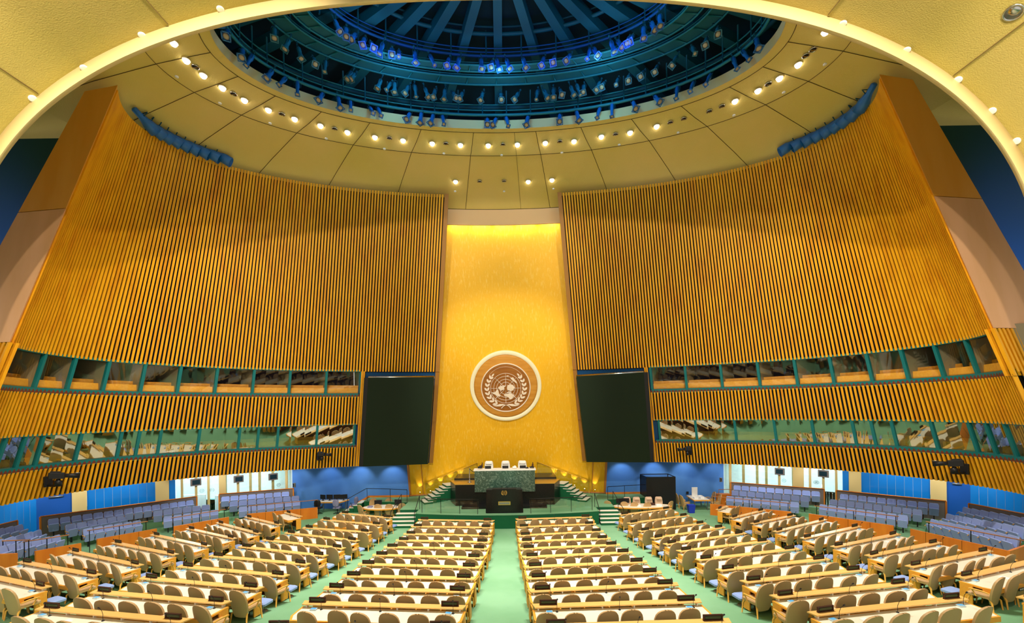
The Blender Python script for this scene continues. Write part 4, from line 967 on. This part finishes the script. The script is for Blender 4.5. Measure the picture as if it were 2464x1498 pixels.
DESK['OR']=[((1726.6,1225.5),(1751,1216)),((1759,1245.7),(1840.7,1225.6)),((1810,1259),(1912.6,1238)),((1864.8,1274),(1987.8,1251.7)),((1931,1290.5),(2069.8,1267.4)),((2004.5,1310.9),(2163.4,1285.8)),((2088,1332.6),(2262,1305.9)),((2187,1358),(2384,1326)),'ext','ext2']
BN={'CL':'left centre','CR':'right centre','ML':'left middle','MR':'right middle','OL':'far left','OR':'far right'}
LZ=.86
def ends(k):
    out=[]
    for i,r in enumerate(DESK[k]):
        if r is None:
            s=-1 if k=='CL' else 1
            xi,xo=(-.95,-5.5) if s<0 else(.84,5.28); p,q=(Vector((xo,9.5,0)),Vector((xi,9.35,0))) if s<0 else (Vector((xi,9.35,0)),Vector((xo,9.5,0)))
        elif r=='ext':
            if k=='OL': q=srvf(112.7,1407.8,LZ); a,b=out[-1][:2]; p=q+(a-b)
            else: p=srvf(2309,1383.5,LZ); a,b=out[-1][:2]; q=p+(b-a)
        elif r=='ext2': p=srvf(2461,1433,LZ); a,b=out[-1][:2]; q=p+(b-a)
        else: p,q=srvf(*r[0],LZ),srvf(*r[1],LZ)
        p=p.copy();q=q.copy();p.z=q.z=0; out.append((p,q))
    return out
def make_chair(m=None):
    m=m or M['chair']
    r=empty('delegate_chair')
    # local: faces +y ; backrest at y<0
    mb=MB(); rows=[]; H=[(.22,.16),(.27,.205),(.38,.24),(.52,.262),(.68,.27),(.82,.262),(.92,.238),(.99,.195),(1.035,.135),(1.055,.07),(1.06,.02)]
    for side in(0,1):
        rs=[]
        for z,w in H:
            line=[]
            for k in range(9):
                f=-1+2*k/8; x=w*math.sin(f*PI/2*.98)/math.sin(PI/2*.98); cur=-.235-.19*(z-.36)+.75*x*x; zz=z
                line.append((x,cur-(0 if side else .05),zz))
            rs.append(line)
        rows.append(rs)
    out,inn=rows; mb.grid([l[::1] for l in out]); mb.grid([l[::-1] for l in inn])
    # rim
    rim_o=[l[0] for l in out]+[p for p in out[-1]]+[l[-1] for l in out[::-1]]+out[0][::-1]
    rim_i=[l[0] for l in inn]+[p for p in inn[-1]]+[l[-1] for l in inn[::-1]]+inn[0][::-1]
    mb.grid([rim_i,rim_o]); mb.build('backrest',m,r)
    mb=MB(); mb.bbox((0,.02,.44),(.5,.5,.1),.04); mb.build('seat',m,r)
    for s in(-1,1):
        mb=MB(); mb.tube([(s*.25,-.2,.56),(s*.285,-.05,.595),(s*.285,.16,.59),(s*.27,.2,.57)],[.018,.024,.026,.02],6); mb.tube([(s*.28,.14,.585),(s*.255,.06,.40)],.017,6); mb.build('armrest',M['chairwood'],r)
    for s in(-1,1):
        mb=MB(); mb.tube([(s*.2,-.18,.38),(s*.25,-.26,.30),(s*.27,-.30,.0)],[.022,.026,.016],6); mb.build('leg',M['chairwood'],r)
        mb=MB(); mb.tube([(s*.2,.2,.38),(s*.26,.22,.30),(s*.27,.25,.0)],[.022,.024,.016],6); mb.build('leg',M['chairwood'],r)
    return r
def make_mic():
    mb=MB(); mb.lathe([(.035,0),(.03,.015),(.008,.02)],8); mb.tube([(0,0,.02),(0,-.0,.16),(.0,-.03,.27),(0,-.09,.36)],.0055,5); r=mb.build('desk_microphone',M['black'])
    mb=MB(); mb.tube([(0,-.085,.352),(0,-.115,.38)],[.017,.02],8); mb.build('microphone_head',M['black'],r); return r
def make_plate():
    mb=MB(); w,h=.46,.13
    mb.box((0,0,.015),(w,.05,.02)); mb.box((0,0,h),(w,.03,.02)); mb.box((-w/2+.015,0,h/2),(.03,.03,h)); mb.box((w/2-.015,0,h/2),(.03,.03,h)); mb.box((0,.008,h/2),(w-.03,.012,h-.02))
    r=mb.build('nameplate',M['nameframe']); mb=MB(); mb.box((0,-.003,h/2+.003),(w-.1,.01,h-.07)); mb.build('window_strip',M['namepanel'],r); return r
def make_console():
    mb=MB(); mb.bbox((0,0,.018),(.17,.12,.036),.008); r=mb.build('voting_console',M['consolebody']); mb=MB(); mb.box((0,-.005,.038),(.14,.08,.004)); mb.build('screen',M['screenblue'],r); return r
CH=make_chair(); MIC=make_mic(); PLT=make_plate(); CON=make_console()
FIRST={}
def inst(src,loc_,rz,key):
    o=src if key not in FIRST else copy_tree(src); FIRST[key]=1
    o.location=loc_; o.rotation_euler=(0,0,rz); return o
def pad():
    r=empty('side_stool'); mb=MB(); mb.bbox((0,0,.30),(.5,.40,.1),.04); mb.build('cushion',M['bluepad'],r); mb=MB(); mb.tube([(0,0,0),(0,0,.25)],.03,8); mb.lathe([(.16,0),(.15,.02),(.03,.04)],10); mb.build('pedestal',M['steel'],r); return r
PAD=pad()
BUILD_CHAIRS=[]
for bk in DESK:
    E_=ends(bk)
    left=bk[1]=='L'
    for ri,(p,q) in enumerate(E_):
        c,L,rz=frame(p,q)
        if ri>0 and bk[0] in'CM': L=max(4.4,min(4.8,L))
        z=fl(c.x,c.y); row=ORD[ri+1]; bn=BN[bk]
        D=empty('delegate_desk',(c.x,c.y,z),rz)
        tag(D,'long oak delegate desk with raised ledge, %s row from the stage, %s block'%(row,bn),'desk','delegate desks in the %s block'%bn)
        h=L/2
        # worktop polygon with cut near corners
        mb=MB(); top=[(-h,.02),(-h,-.5),(-h+.12,-.74),(h-.12,-.74),(h,-.5),(h,.02)]
        mb.prism(top,.70,.745); mb.mi=0; mb.box((0,-.725,.675),(L-.26,.035,.11)); 
        for s in(-1,1): # angled front corner
            mb.hexa([(s*h,-.5,.62),(s*(h-.03),-.5,.62),(s*(h-.14),-.725,.62),(s*(h-.12),-.745,.62)],[(s*h,-.5,.70),(s*(h-.03),-.5,.70),(s*(h-.14),-.725,.70),(s*(h-.12),-.745,.70)])
        mb.build('worktop_frame',M['desk'],D)
        mb=MB(); mb.prism([(-h+.06,-.02),(-h+.06,-.48),(-h+.16,-.70),(h-.16,-.70),(h-.06,-.48),(h-.06,-.02)],.745,.75); mb.build('writing_surface',M['desktop'],D)
        mb=MB(); mb.prism([(-h+.0,.12),(-h+.06,-.10),(h-.06,-.10),(h-.0,.12)],LZ-.03,LZ); mb.build('ledge',M['ledge'],D)
        for k in range(6):
            x=-h+.15+(L-.3)*k/5; mb=MB(); mb.box((x,-.0,.79),(.03,.10,.085)); mb.build('ledge_post',M['white'],D)
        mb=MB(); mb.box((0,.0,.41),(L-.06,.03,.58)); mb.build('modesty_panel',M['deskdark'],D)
        for s in(-1,1):
            mb=MB(); mb.box((s*(h-.02),-.14,.40),(.04,.29,.60)); mb.build('end_panel',M['desk'],D)
            mb=MB(); mb.box((s*(h-.25),-.15,.05),(.06,.1,.35)); mb.build('leg',M['steel'],D)
        for k in(-.21,.17):
            mb=MB(); mb.box((k*L,-.745,.60),(.24,.02,.085)); o=mb.build('earphone_panel',M['black'],D)
            mb=MB()
            for a in(-.075,-.02,.035,.08): mb.box((k*L+a,-.757,.605),(.025,.005,.035))
            mb.build('panel_marks',M['white'],o)
        X=Matrix.Translation((c.x,c.y,z))@Matrix.Rotation(rz,4,'Z')
        def W_(x,y,zz): return X@Vector((x,y,zz))
        short=L<3
        for j,s in enumerate((-1,1)):
            ed='outer' if (s<0)==left else 'inner'
            if not(short and j): 
                o=inst(PLT,W_(s*(h-.42),.03,LZ),rz+random.uniform(-.05,.05),'plt'); tag(o,'dark brown framed nameplate, %s end of desk row %s, %s block'%(ed,row,bn),'nameplate','nameplates in the %s block'%bn)
            if not short:
                o=inst(CON,W_(s*(h-.42),-.16,.75),rz+random.uniform(-.1,.1),'con'); tag(o,'light blue voting console, %s end of desk row %s, %s block'%(ed,row,bn),'voting console','voting consoles in the %s block'%bn)
        for j,x in enumerate((-h+.62,.0,h-.30) if not short else (0,)):
            o=inst(MIC,W_(x,-.14,.75),rz+random.uniform(-.5,.5),'mic'); tag(o,'black gooseneck microphone, %s on desk row %s from stage, %s block'%(('left','middle','right')[j] if not short else 'only one',row,bn),'microphone','microphones in the %s block'%bn)
        # papers lying on a few desks
        if not short and random.random()<.6:
            for kk in range(random.randint(1,2)):
                x=random.uniform(-h*.7,h*.7); mb=MB(); mb.box((0,0,.004),(.21,.3,.008)); o=mb.build('paper_sheet',M['paper']); o.location=W_(x,-.36,.75); o.rotation_euler=(0,0,rz+random.uniform(-.3,.3))
                tag(o,'white paper sheet lying on desk row %s, %s block, %s'%(row,bn,'first sheet' if kk==0 else 'second sheet'),'paper','papers on the delegate desks')
        # chairs
        if bk in('CL','CR') and ri==10: continue
        n=2 if short and bk=='OL' else (3 if short else (6 if L>3.3 else 5))
        if L<4.0 and not short: n=5
        for j in range(n):
            mo,mi=(.75,.3) if bk[0]=='C' else (.8,.04); ml,mr=(mo,mi) if left else (mi,mo); x=-h+ml+(L-ml-mr)*j/(n-1)+random.uniform(-.06,.06)*(0<j<n-1) if not short else -h+.3+(L-.3)*j/n+.1
            y=(-.57 if bk[0]=='C' else -.44)+random.uniform(-.1,.05)
            w=W_(x,y,0); fz=fl(w.x,w.y)
            pp=w; u=U0+(pp.x-CX)/pp.y*FPX
            if u<-45 or u>2510: continue
            inn=(n-j) if left else (j+1)
            BUILD_CHAIRS.append((w.x,w.y,fz,1.0 if bk[0]=='C' else 1.08,rz+random.uniform(-.13,.13),'tan chair, %s from the aisle side, %s row from the stage, %s block'%(ORD[inn],row,bn),'tan chairs in the %s block'%bn))
        # low blue stools at the aisle ends
        if bk in('ML','MR','OL','OR') and 1<ri<9 or (bk in('ML','MR') and ri<=1):
            s=1 if left else -1
            w=W_(s*(h-.22),.26,0); o=inst(PAD,(w.x,w.y,fl(w.x,w.y)),rz,'pad'); tag(o,'low light blue stool in front of desk row %s, aisle end, %s block'%(row,bn),'stool','blue stools at the desk ends')
for x,y,z,sc_,rz,lb,gr in BUILD_CHAIRS:
    o=inst(CH,(x,y,z),rz,'chair'); o.scale=(sc_,1,1); tag(o,lb,'chair',gr)

# ================================================================ side tiers of blue seats
def make_seat():
    r=empty('tier_seat')  # faces -y locally? faces +y
    mb=MB(); pr=[(-.235,0),(-.245,.38),(-.2,.47),(.2,.47),(.245,.38),(.235,0)]; n=6
    mb.add([(x,-.02-.12*z,.47+z) for x,z in pr]+[(x*.97,-.09-.12*z,.47+z*.99) for x,z in pr],[tuple(range(n-1,-1,-1)),tuple(range(n,2*n))]+[(i,(i+1)%n,(i+1)%n+n,i+n) for i in range(n)]); mb.build('backrest',M['seatblue'],r)
    mb=MB(); mb.add([(x*1.03,-.10-.12*z,.40+z*1.1) for x,z in pr]+[(x*1.03,-.13-.12*z,.40+z*1.1) for x,z in pr],[tuple(range(n-1,-1,-1)),tuple(range(n,2*n))]+[(i,(i+1)%n,(i+1)%n+n,i+n) for i in range(n)]); mb.build('shell',M['seatshell'],r)
    mb=MB(); mb.bbox((0,0,0),(.45,.42,.09),.03,Matrix.Translation((0,.06,.5))@Matrix.Rotation(1.25,4,'X')); mb.build('seat',M['seatblue'],r)
    mb=MB(); mb.box((0,-.08,.2),(.06,.1,.4)); mb.build('pedestal',M['black'],r)
    mb=MB(); mb.tube([(.26,-.12,.62),(.27,.12,.60),(.27,.18,.56)],.018,5); mb.build('armrest',M['chairwood'],r)
    return r
SEAT=make_seat()
TIERS=[('left','third',[((9,1315),(139,1289),6,.92),((5,1300),(95,1276.6),5,1.12),((4.6,1273),(50,1263.8),3,1.38)]),
('left','second',[((213.7,1272),(331,1253.4),6,.92),((173,1261.5),(293.8,1241.8),6,1.12),((129,1248.7),(457.6,1204.7),15,1.38),((404,1243),(515.8,1228),6,.92),((380,1229.7),(495,1215.7),6,1.12)]),
('left','first',[((584.7,1220),(713,1206),7,.92),((562,1207.4),(710.5,1194),8,1.12),((542,1195.4),(686.5,1183.8),8,1.38)]),
('right','first',[((1756.4,1194.8),(1911.6,1208.9),8,.92),((1768,1181.4),(1936,1195.5),9,1.12),((1773.8,1168.7),(1962.7,1183),10,1.38)]),
('right','second',[((1980.5,1214.9),(2171.8,1240),9,.92),((2005,1202.8),(2206.9,1226.6),10,1.12),((2030.6,1189.8),(2247,1212),10,1.38)]),
('right','third',[((2243.7,1251),(2431,1289),9,.92),((2282,1238),(2446,1267),8,1.12),((2321.6,1222),(2462.7,1247),7,1.38)])]
RN={.92:'front',1.12:'middle',1.38:'back'}
for side,sec,rows_ in TIERS:
    cnt={}
    for a,b,n,dz in rows_:
        p=srvf(*a,dz+.05); q=srvf(*b,dz+.05); nm=RN[dz]
        d=(q-p).normalized(); d.z=0; d.normalize(); inw=Vector((-d.y,d.x,0))
        if inw.dot(Vector((0,16,0))-p)<0: inw=-inw
        rz=math.atan2(inw.y,inw.x)-PI/2; rise={.92:0,1.12:.2,1.38:.46}[dz]
        for k in range(n):
            w=p.lerp(q,k/(n-1)); cnt[nm]=cnt.get(nm,0)+1; base=w.z-.97
            o=inst(SEAT,(w.x,w.y,base),rz,'seat'); o.scale=(((q-p).length/(n-1))/.525,1,1.06); tag(o,'grey-blue tip-up seat, %s in the %s row, %s section %s of the stage'%(ORD[cnt[nm]],nm,sec,side),'seat','blue tip-up seats, %s section on the %s'%(sec,side))
        # tier platform under the row
        out=-inw; e=d*.35; pp=p-e;qq=q+e; f=.5; bk=.6
        A=[pp+inw*f,qq+inw*f,qq+out*bk,pp+out*bk]; lo=[Vector((v.x,v.y,-.05)) for v in A]; hi=[Vector((v.x,v.y,p.z-.97 if i in(0,3) else q.z-.97)) for i,v in enumerate(A)]
        mb=MB(); mb.hexa(lo,hi); struct(mb.build('floor_tier_%s'%side,M['carpet']))
        if dz==1.38:
            pb=p+out*.42-d*.45; qb=q+out*.42+d*.5
            r=empty('back_board',(pb.x,pb.y,0)); tag(r,'grey-brown back board behind the %s section of blue seats %s of the stage'%(sec,side),'back board','boards behind the tip-up seats')
            def vv(v,z): return Vector((v.x-pb.x,v.y-pb.y,z))
            zt0,zt1=p.z+.16,q.z+.16
            mb=MB(); mb.hexa([vv(pb,0),vv(qb,0),vv(qb+out*.06,0),vv(pb+out*.06,0)],[vv(pb,zt0),vv(qb,zt1),vv(qb+out*.06,zt1),vv(pb+out*.06,zt0)]); mb.build('panel',M['board'],r)
            mb=MB(); mb.tube([vv(pb,zt0+.02),vv(qb,zt1+.02)],.035,4)
            for v,zz in((pb,zt0),(qb,zt1)): mb.hexa([vv(v-d*.04-out*.02,0),vv(v+d*.04-out*.02,0),vv(v+d*.04+out*.09,0),vv(v-d*.04+out*.09,0)],[vv(v-d*.04-out*.02,zz),vv(v+d*.04-out*.02,zz),vv(v+d*.04+out*.09,zz),vv(v-d*.04+out*.09,zz)])
            mb.build('edge_trim',M['orange'],r)
# barrier walls of orange veneer with handrails
BAR=[('left',[(594,1236),(764,1220)],'nearest the stage'),('left',[(418,1266),(551,1243)],'second from the stage'),('left',[(234.6,1296),(377.7,1271)],'third from the stage'),('left',[(86.5,1325),(195.7,1306)],'fourth from the stage'),('left',[(-30,1334),(39,1331)],'nearest the left edge'),
('right',[(1708.6,1211.5),(1904,1230.6)],'nearest the stage'),('right',[(1946,1235),(2150,1264)],'second from the stage'),('right',[(2190,1271.4),(2422.6,1324),(2475,1306)],'third from the stage')]
for side,pts,lb in BAR:
    P=[srvf(u,v,.75) for u,v in pts]
    r=empty('barrier',(P[0].x,P[0].y,0)); tag(r,'low orange veneer barrier before the blue seats on the %s, %s'%(side,lb),'barrier','orange barriers before the tip-up seats')
    o=r.location.copy()
    for a,b in zip(P[:-1],P[1:]):
        d=(b-a);d.z=0;d.normalize(); out=Vector((-d.y,d.x,0)); 
        if out.dot(a-Vector((0,15,0)))<0: out=-out
        mb=MB(); g=lambda v,z:Vector((v.x-o.x,v.y-o.y,z))
        mb.hexa([g(a,-.05),g(b,-.05),g(b+out*.08,-.05),g(a+out*.08,-.05)],[g(a,a.z),g(b,b.z),g(b+out*.08,b.z),g(a+out*.08,a.z)]); mb.build('panel',M['orange'],r)
        mb=MB(); L=(b-a).length; nb=int(L/.9)
        for k in range(1,nb):
            v=a.lerp(b,k/nb); mb.tube([g(v-out*.004,.02),g(v-out*.004,v.z-.01)],.008,4)
        if nb>1: mb.build('panel_joints',M['seam'],r)
        mb=MB(); a2,b2=a+out*.7,b+out*.7; mb.tube([g(a2,a.z+.38),g(b2,b.z+.38)],.025,6); mb.build('handrail',M['rail'],r)
        for f in(.03,.5,.97):
            v=a2.lerp(b2,f); mb=MB(); mb.tube([g(v,.1),g(v,a.z*(1-f)+b.z*f+.38)],.018,5); mb.build('rail_post',M['black'],r)

# ================================================================ corner tables and equipment
def table(name,label,poly,z,c,m=None):
    r=empty(name,(c[0],c[1],0)); mb=MB(); mb.prism([(x-c[0],y-c[1]) for x,y in poly],z-.07,z); mb.build('table_top',M['desk'],r)
    mb=MB(); mb.prism([((x-c[0])*.96,(y-c[1])*.92) for x,y in poly],z,z+.005); mb.build('writing_surface',M['desktop'],r)
    n=len(poly)
    for k in range(4):
        x,y=poly[int(k*n/4)]; x=(x-c[0])*.8;y=(y-c[1])*.75; mb=MB(); mb.box((x,y,(z-.07)/2),(.06,.06,z-.07)); mb.build('leg',M['steel'],r)
    return tag(r,label,'table')
def monitor(loc_,rz,label,grp='monitors on the side tables'):
    mb=MB(); mb.bbox((0,0,.27),(.5,.04,.32),.01); o=mb.build('monitor',M['black']); mb=MB(); mb.box((0,.0,.07),(.06,.04,.14)); mb.lathe([(.11,0),(.11,.012)],12); mb.build('stand',M['black'],o)
    o.location=loc_; o.rotation_euler=(0,0,rz); tag(o,label,'monitor',grp)
def box_item(name,loc_,d,m,label,cat,grp=None,rz=0):
    mb=MB(); mb.bbox((0,0,d[2]/2),d,min(d)*.12); o=mb.build(name,m); o.location=loc_; o.rotation_euler=(0,0,rz); tag(o,label,cat,grp); return o
def chair_at(u,v,dz,rz,label,grp,m='chair'):
    p=srv(u,v,1.0); o=inst(CH,(p.x,p.y+.25*math.cos(rz),0),rz,'chair'); tag(o,label,'chair',grp); return o
# left round table below the stage
tc=srv(920,1219,.75); 
poly=[(tc.x+1.35*math.cos(a),tc.y+.75*math.sin(a)) for a in[2*PI*k/20 for k in range(20)]]
table('side_table','pale round-ended table with monitors left of the stage',poly,.75,(tc.x,tc.y))
for k,(u,v,rz) in enumerate(((873,1215,-.6),(911,1213,-.1),(935,1213,.15),(962,1211,.5))):
    chair_at(u,v,1,rz,'tan chair on the near side of the left stage table, %s from the left'%ORD[k+1],'chairs round the left stage table')
for k,(u,v) in enumerate(((888,1207),(934,1201))):
    p=srv(u,v,1.0); o=inst(CH,(p.x,tc.y+1.05,0),PI,'chair'); tag(o,'tan chair on the far side of the left stage table, %s one'%('left','right')[k],'chair','chairs round the left stage table')
monitor((tc.x-.35,tc.y+.2,.755),.2,'black monitor on the left stage table, left one'); monitor((tc.x+1.0,tc.y+.3,.755),-.1,'black monitor on the left stage table, right one')
box_item('telephone',(tc.x-.8,tc.y-.1,.755),(.3,.25,.1),M['purple'],'dark purple desk telephone on the left stage table','telephone')
box_item('document_stack',(tc.x+.4,tc.y,.755),(.35,.28,.12),M['paper'],'stack of white papers on the left stage table','papers')
# right table below the stage
tr_=srv(1545,1216,.75); poly=[(tr_.x+2.0*math.cos(a),tr_.y+.7*math.sin(a)) for a in[2*PI*k/20 for k in range(20)]]
table('side_table','long pale oval table right of the stage covered in papers',poly,.75,(tr_.x,tr_.y))
for k,(u,v,rz) in enumerate(((1467,1205,-.5),(1502,1207,-.1),(1526,1208,0),(1556,1209,.1),(1607,1206,.6))):
    chair_at(u,v,1,rz,'tan chair on the near side of the right stage table, %s from left'%ORD[k+1],'chairs round the right stage table')
for k,u in enumerate((1510,1533,1563,1588)):
    p=srv(u,1198,1.0); r0=swivel('cream chair on the far side of the right stage table, %s from left'%ORD[k+1],(p.x,tr_.y+1.1,0),M['chairbump'],.88,PI,'cream chairs behind the right stage table'); r0.name='office_chair'
monitor((tr_.x-2.0+.6,tr_.y+.35,.755),.1,'black monitor on the right stage table, left one'); monitor((tr_.x-1.0,tr_.y+.4,.755),-.1,'black monitor on the right stage table, right one')
for k,(dx,w) in enumerate(((-.3,.35),(.4,.3),(1.1,.35))): box_item('document_stack',(tr_.x+dx,tr_.y-.05,.755),(w,.25,.06+.02*k),M['paper'],'stack of white papers on the right stage table, %s from left'%ORD[k+1],'papers','paper stacks on the right stage table')
box_item('telephone',(tr_.x+.75,tr_.y+.15,.755),(.3,.22,.14),M['nameframe'],'brown desk telephone on the right stage table','telephone')
# black booth
pb=srv(1575,1212,.1); bw=2.05
r=empty('camera_booth',(pb.x,29.7,0)); tag(r,'tall black box booth with open top right of the stage','booth')
x=pb.x
mb=MB(); mb.box((0,0,1.15),(bw,.06,2.3)); mb.build('front_panel',M['black'],r)
mb=MB(); mb.box((-bw/2+.03,.7,1.15),(.06,1.4,2.3)); mb.build('side_panel',M['black'],r)
for px,py in((-bw/2,0),(bw/2,0),(bw/2,1.4),(-bw/2,1.4)):
    mb=MB(); mb.box((px,py,1.17),(.05,.05,2.34)); mb.build('post',M['black'],r)
mb=MB(); mb.box((0,0,2.33),(bw,.06,.05)); mb.box((0,1.4,2.33),(bw,.06,.05)); mb.box((bw/2,.7,2.33),(.05,1.4,.05)); mb.box((-bw/2,.7,2.33),(.05,1.4,.05)); mb.build('top_frame',M['black'],r)
mb=MB(); mb.box((bw/2-.2,.9,1.0),(.5,.4,1.6)); mb.build('equipment_rack',M['steel'],r)
# white glass partition and second table on the far right of the stage
pg=srv(1618,1225,.0); box_item('white_counter',(pg.x,pg.y+1.3,0),(1.0,.5,1.0),M['white'],'white counter beside the black booth','counter'); mb=MB(); mb.box((0,0,.55),(1.1,.03,1.1)); o=mb.build('glass_screen',M['glassclear']); o.location=(pg.x,pg.y+.6,0); tag(o,'clear glass screen standing before the white counter','glass screen')
t2=srv(1677,1197,.75); poly=[(t2.x-.55,t2.y-.8),(t2.x+.6,t2.y-.8),(t2.x+.75,t2.y+.9),(t2.x-.4,t2.y+.9)]
table('side_table','square-ended oak table with papers below the right blue wall',poly,.75,(t2.x,t2.y))
for k,(dx,dy,rz) in enumerate(((-1.0,-.35,-1.4),(-1.0,.5,-1.5),(1.15,-.35,1.4),(1.2,.6,1.5))):
    o=inst(CH,(t2.x+dx,t2.y+dy,0),rz,'chair'); tag(o,'tan chair at the square oak table by the right blue wall, %s side, %s one'%('left' if dx<0 else 'right','near' if dy<0 else 'far'),'chair','chairs at the right corner table')
box_item('information_board',(t2.x+.1,t2.y+.6,.75),(.42,.04,.65),M['paper'],'white notice board standing on the square oak table','notice board')
for k,(dx,dy) in enumerate(((-.2,-.2),(.3,-.1),(.35,.35))): box_item('document_stack',(t2.x+dx,t2.y+dy,.755),(.28,.3,.09),M['paper'],'papers on the square oak table by the right wall, %s pile'%ORD[k+1],'papers','papers on the square oak table')
pbn=srv(1663,1233,.0); mb=MB(); mb.add([(-.14,-.11,0),(.14,-.11,0),(.14,.11,0),(-.14,.11,0),(-.19,-.15,.45),(.19,-.15,.45),(.19,.15,.45),(-.19,.15,.45),(-.16,-.12,.44),(.16,-.12,.44),(.16,.12,.44),(-.16,.12,.44)],[(3,2,1,0),(0,1,5,4),(1,2,6,5),(2,3,7,6),(3,0,4,7),(4,5,9,8),(5,6,10,9),(6,7,11,10),(7,4,8,11),(8,9,10,11)]); o=mb.build('waste_bin',M['binblue']); o.location=pbn; o.scale=(1.25,1.25,1.25); tag(o,'blue square waste bin on the carpet by the square oak table','bin')
# operators desk at the far left of the stage
t3=srv(800,1204,.75); poly=[(t3.x-1.0,t3.y-.5),(t3.x+.8,t3.y-.5),(t3.x+1.1,t3.y+.4),(t3.x-1.0,t3.y+.4)]
table('side_table','oak operators table with monitors below the left blue wall',poly,.75,(t3.x,t3.y))
for k,dx in enumerate((-.75,-.25,.3,.8)): monitor((t3.x+dx,t3.y+.1,.755),.25*(k-1.5),'black monitor on the operators table, %s from left'%ORD[k+1],'monitors on the operators table')
def office(loc_,rz,label,m):
    r=empty('office_chair',loc_,rz)
    mb=MB()
    for k in range(5): a=2*PI*k/5; mb.tube([(0,0,.09),(.28*math.cos(a),.28*math.sin(a),.05)],.02,5)
    mb.tube([(0,0,.08),(0,0,.42)],.03,8); mb.build('star_base',M['black'],r)
    mb=MB(); mb.bbox((0,0,.47),(.48,.46,.09),.04); mb.build('seat',m,r)
    mb=MB(); rr=[]
    for z,w in((.6,.16),(.7,.21),(.85,.23),(.98,.2),(1.06,.12),(1.08,.04)): rr.append([(w*f,-.24+.05*f*f,z) for f in(-1,-.5,0,.5,1)])
    mb.grid(rr); mb.grid([[(x,y-.05,z) for x,y,z in l] for l in rr]); mb.tube([(0,-.1,.45),(0,-.27,.5),(0,-.28,.7)],.02,5); mb.build('backrest',m,r)
    for s in(-1,1): mb=MB(); mb.tube([(s*.24,0,.47),(s*.29,0,.6),(s*.29,.12,.66),(s*.29,-.12,.66)],.018,5); mb.build('armrest',M['black'],r)
    tag(r,label,'chair','office chairs at the operators table')
office((t3.x+.75,t3.y-.95,0),-.1,'lilac-grey office chair before the operators table, right one',M['purple']); office((t3.x+1.65,t3.y-.2,0),1.3,'blue-grey office chair at the right end of the operators table',M['purple']); office((t3.x-.6,t3.y-.95,0),.1,'black office chair before the operators table, left one',M['black'])

p=srvf(1747,1216,.2); r=empty('usher_stand',(p.x,p.y+.3,0)); tag(r,'orange wooden usher stand with rail at the near end of the right blue seats','stand')
mb=MB(); mb.bbox((0,0,.5),(.9,.5,1.0),.02); mb.build('cabinet',M['orange'],r); mb=MB(); mb.tube([(-.45,-.2,1.0),(-.45,-.2,1.35),(.45,-.2,1.35),(.45,-.2,1.0)],.025,6); mb.build('rail',M['rail'],r)
p=srvf(742,1212,.1); r=empty('stair_guard',(p.x,p.y+.3,0)); tag(r,'slanted orange wooden guard panel beside the first left blue seats','guard panel')
mb=MB(); mb.add([(-.3,-.04,0),(.45,-.04,0),(.45,-.04,.75),(-.3,-.04,1.5),(-.3,.04,0),(.45,.04,0),(.45,.04,.75),(-.3,.04,1.5)],[(0,1,2,3),(7,6,5,4),(0,4,5,1),(1,5,6,2),(2,6,7,3),(3,7,4,0)]); mb.build('panel',M['orange'],r); mb=MB(); mb.tube([(-.32,0,1.7),(.5,0,.9)],.03,6); mb.build('handrail',M['desk'],r)
# broadcast cameras on brackets below the lower windows
def tvcam(u,v,sd,nm,sc):
    t=t_of_u(u,ZB4-.3); b=ring(t,ZB4-.75,-.05); 
    r=empty('broadcast_camera',b); tag(r,nm,'camera','broadcast cameras on the slatted walls')
    f=-sd
    inw=(Vector((0,14,0))-Vector((b.x,b.y,0))).normalized()
    rz=math.atan2(inw.y,inw.x)-PI/2
    r.rotation_euler=(0,0,rz); r.scale=(sc,)*3
    mb=MB(); mb.bbox((0,.05,-.1),(.32,.1,.5),.02); mb.build('wall_bracket',M['black'],r)
    mb=MB(); mb.box((0,.45,-.28),(.12,.8,.06)); mb.tube([(0,.1,-.3),(0,.5,-.3)],.05,6); mb.build('support_arm',M['black'],r)
    mb=MB(); mb.lathe([(.13,-.25),(.14,-.05),(.08,-.02),(.08,.04)],12,Matrix.Translation((0,.75,0))); mb.build('pan_head',M['black'],r)
    g=Matrix.Translation((0,.75,.2))@Matrix.Rotation(f*1.1,4,'Z')@Matrix.Rotation(-.12,4,'X')
    mb=MB(); mb.bbox((0,-.05,0),(.26,.55,.28),.03,g); mb.bbox((0,-.1,.17),(.12,.35,.06),.01,g); mb.build('camera_body',M['black'],r)
    mb=MB(); mb.tube([g@Vector((0,.2,0)),g@Vector((0,.5,0)),g@Vector((0,.72,0))],[.09,.11,.13],12); mb.build('lens',M['black'],r)
    mb=MB(); mb.tube([g@Vector((0,.5,.12)),g@Vector((0,.74,.14))],.02,5); mb.build('chrome_rail',M['chrome'],r)  # thin chrome rail above the lens
tvcam(118,1140,-1,'black broadcast camera on its bracket, outer left slatted wall',1.0)
tvcam(768,1085,-1,'black broadcast camera beside the left hanging screen',.85)
tvcam(1660,1075,1,'black broadcast camera beside the right hanging screen',.85)
tvcam(2318,1110,1,'black broadcast camera on its bracket, outer right slatted wall',1.0)
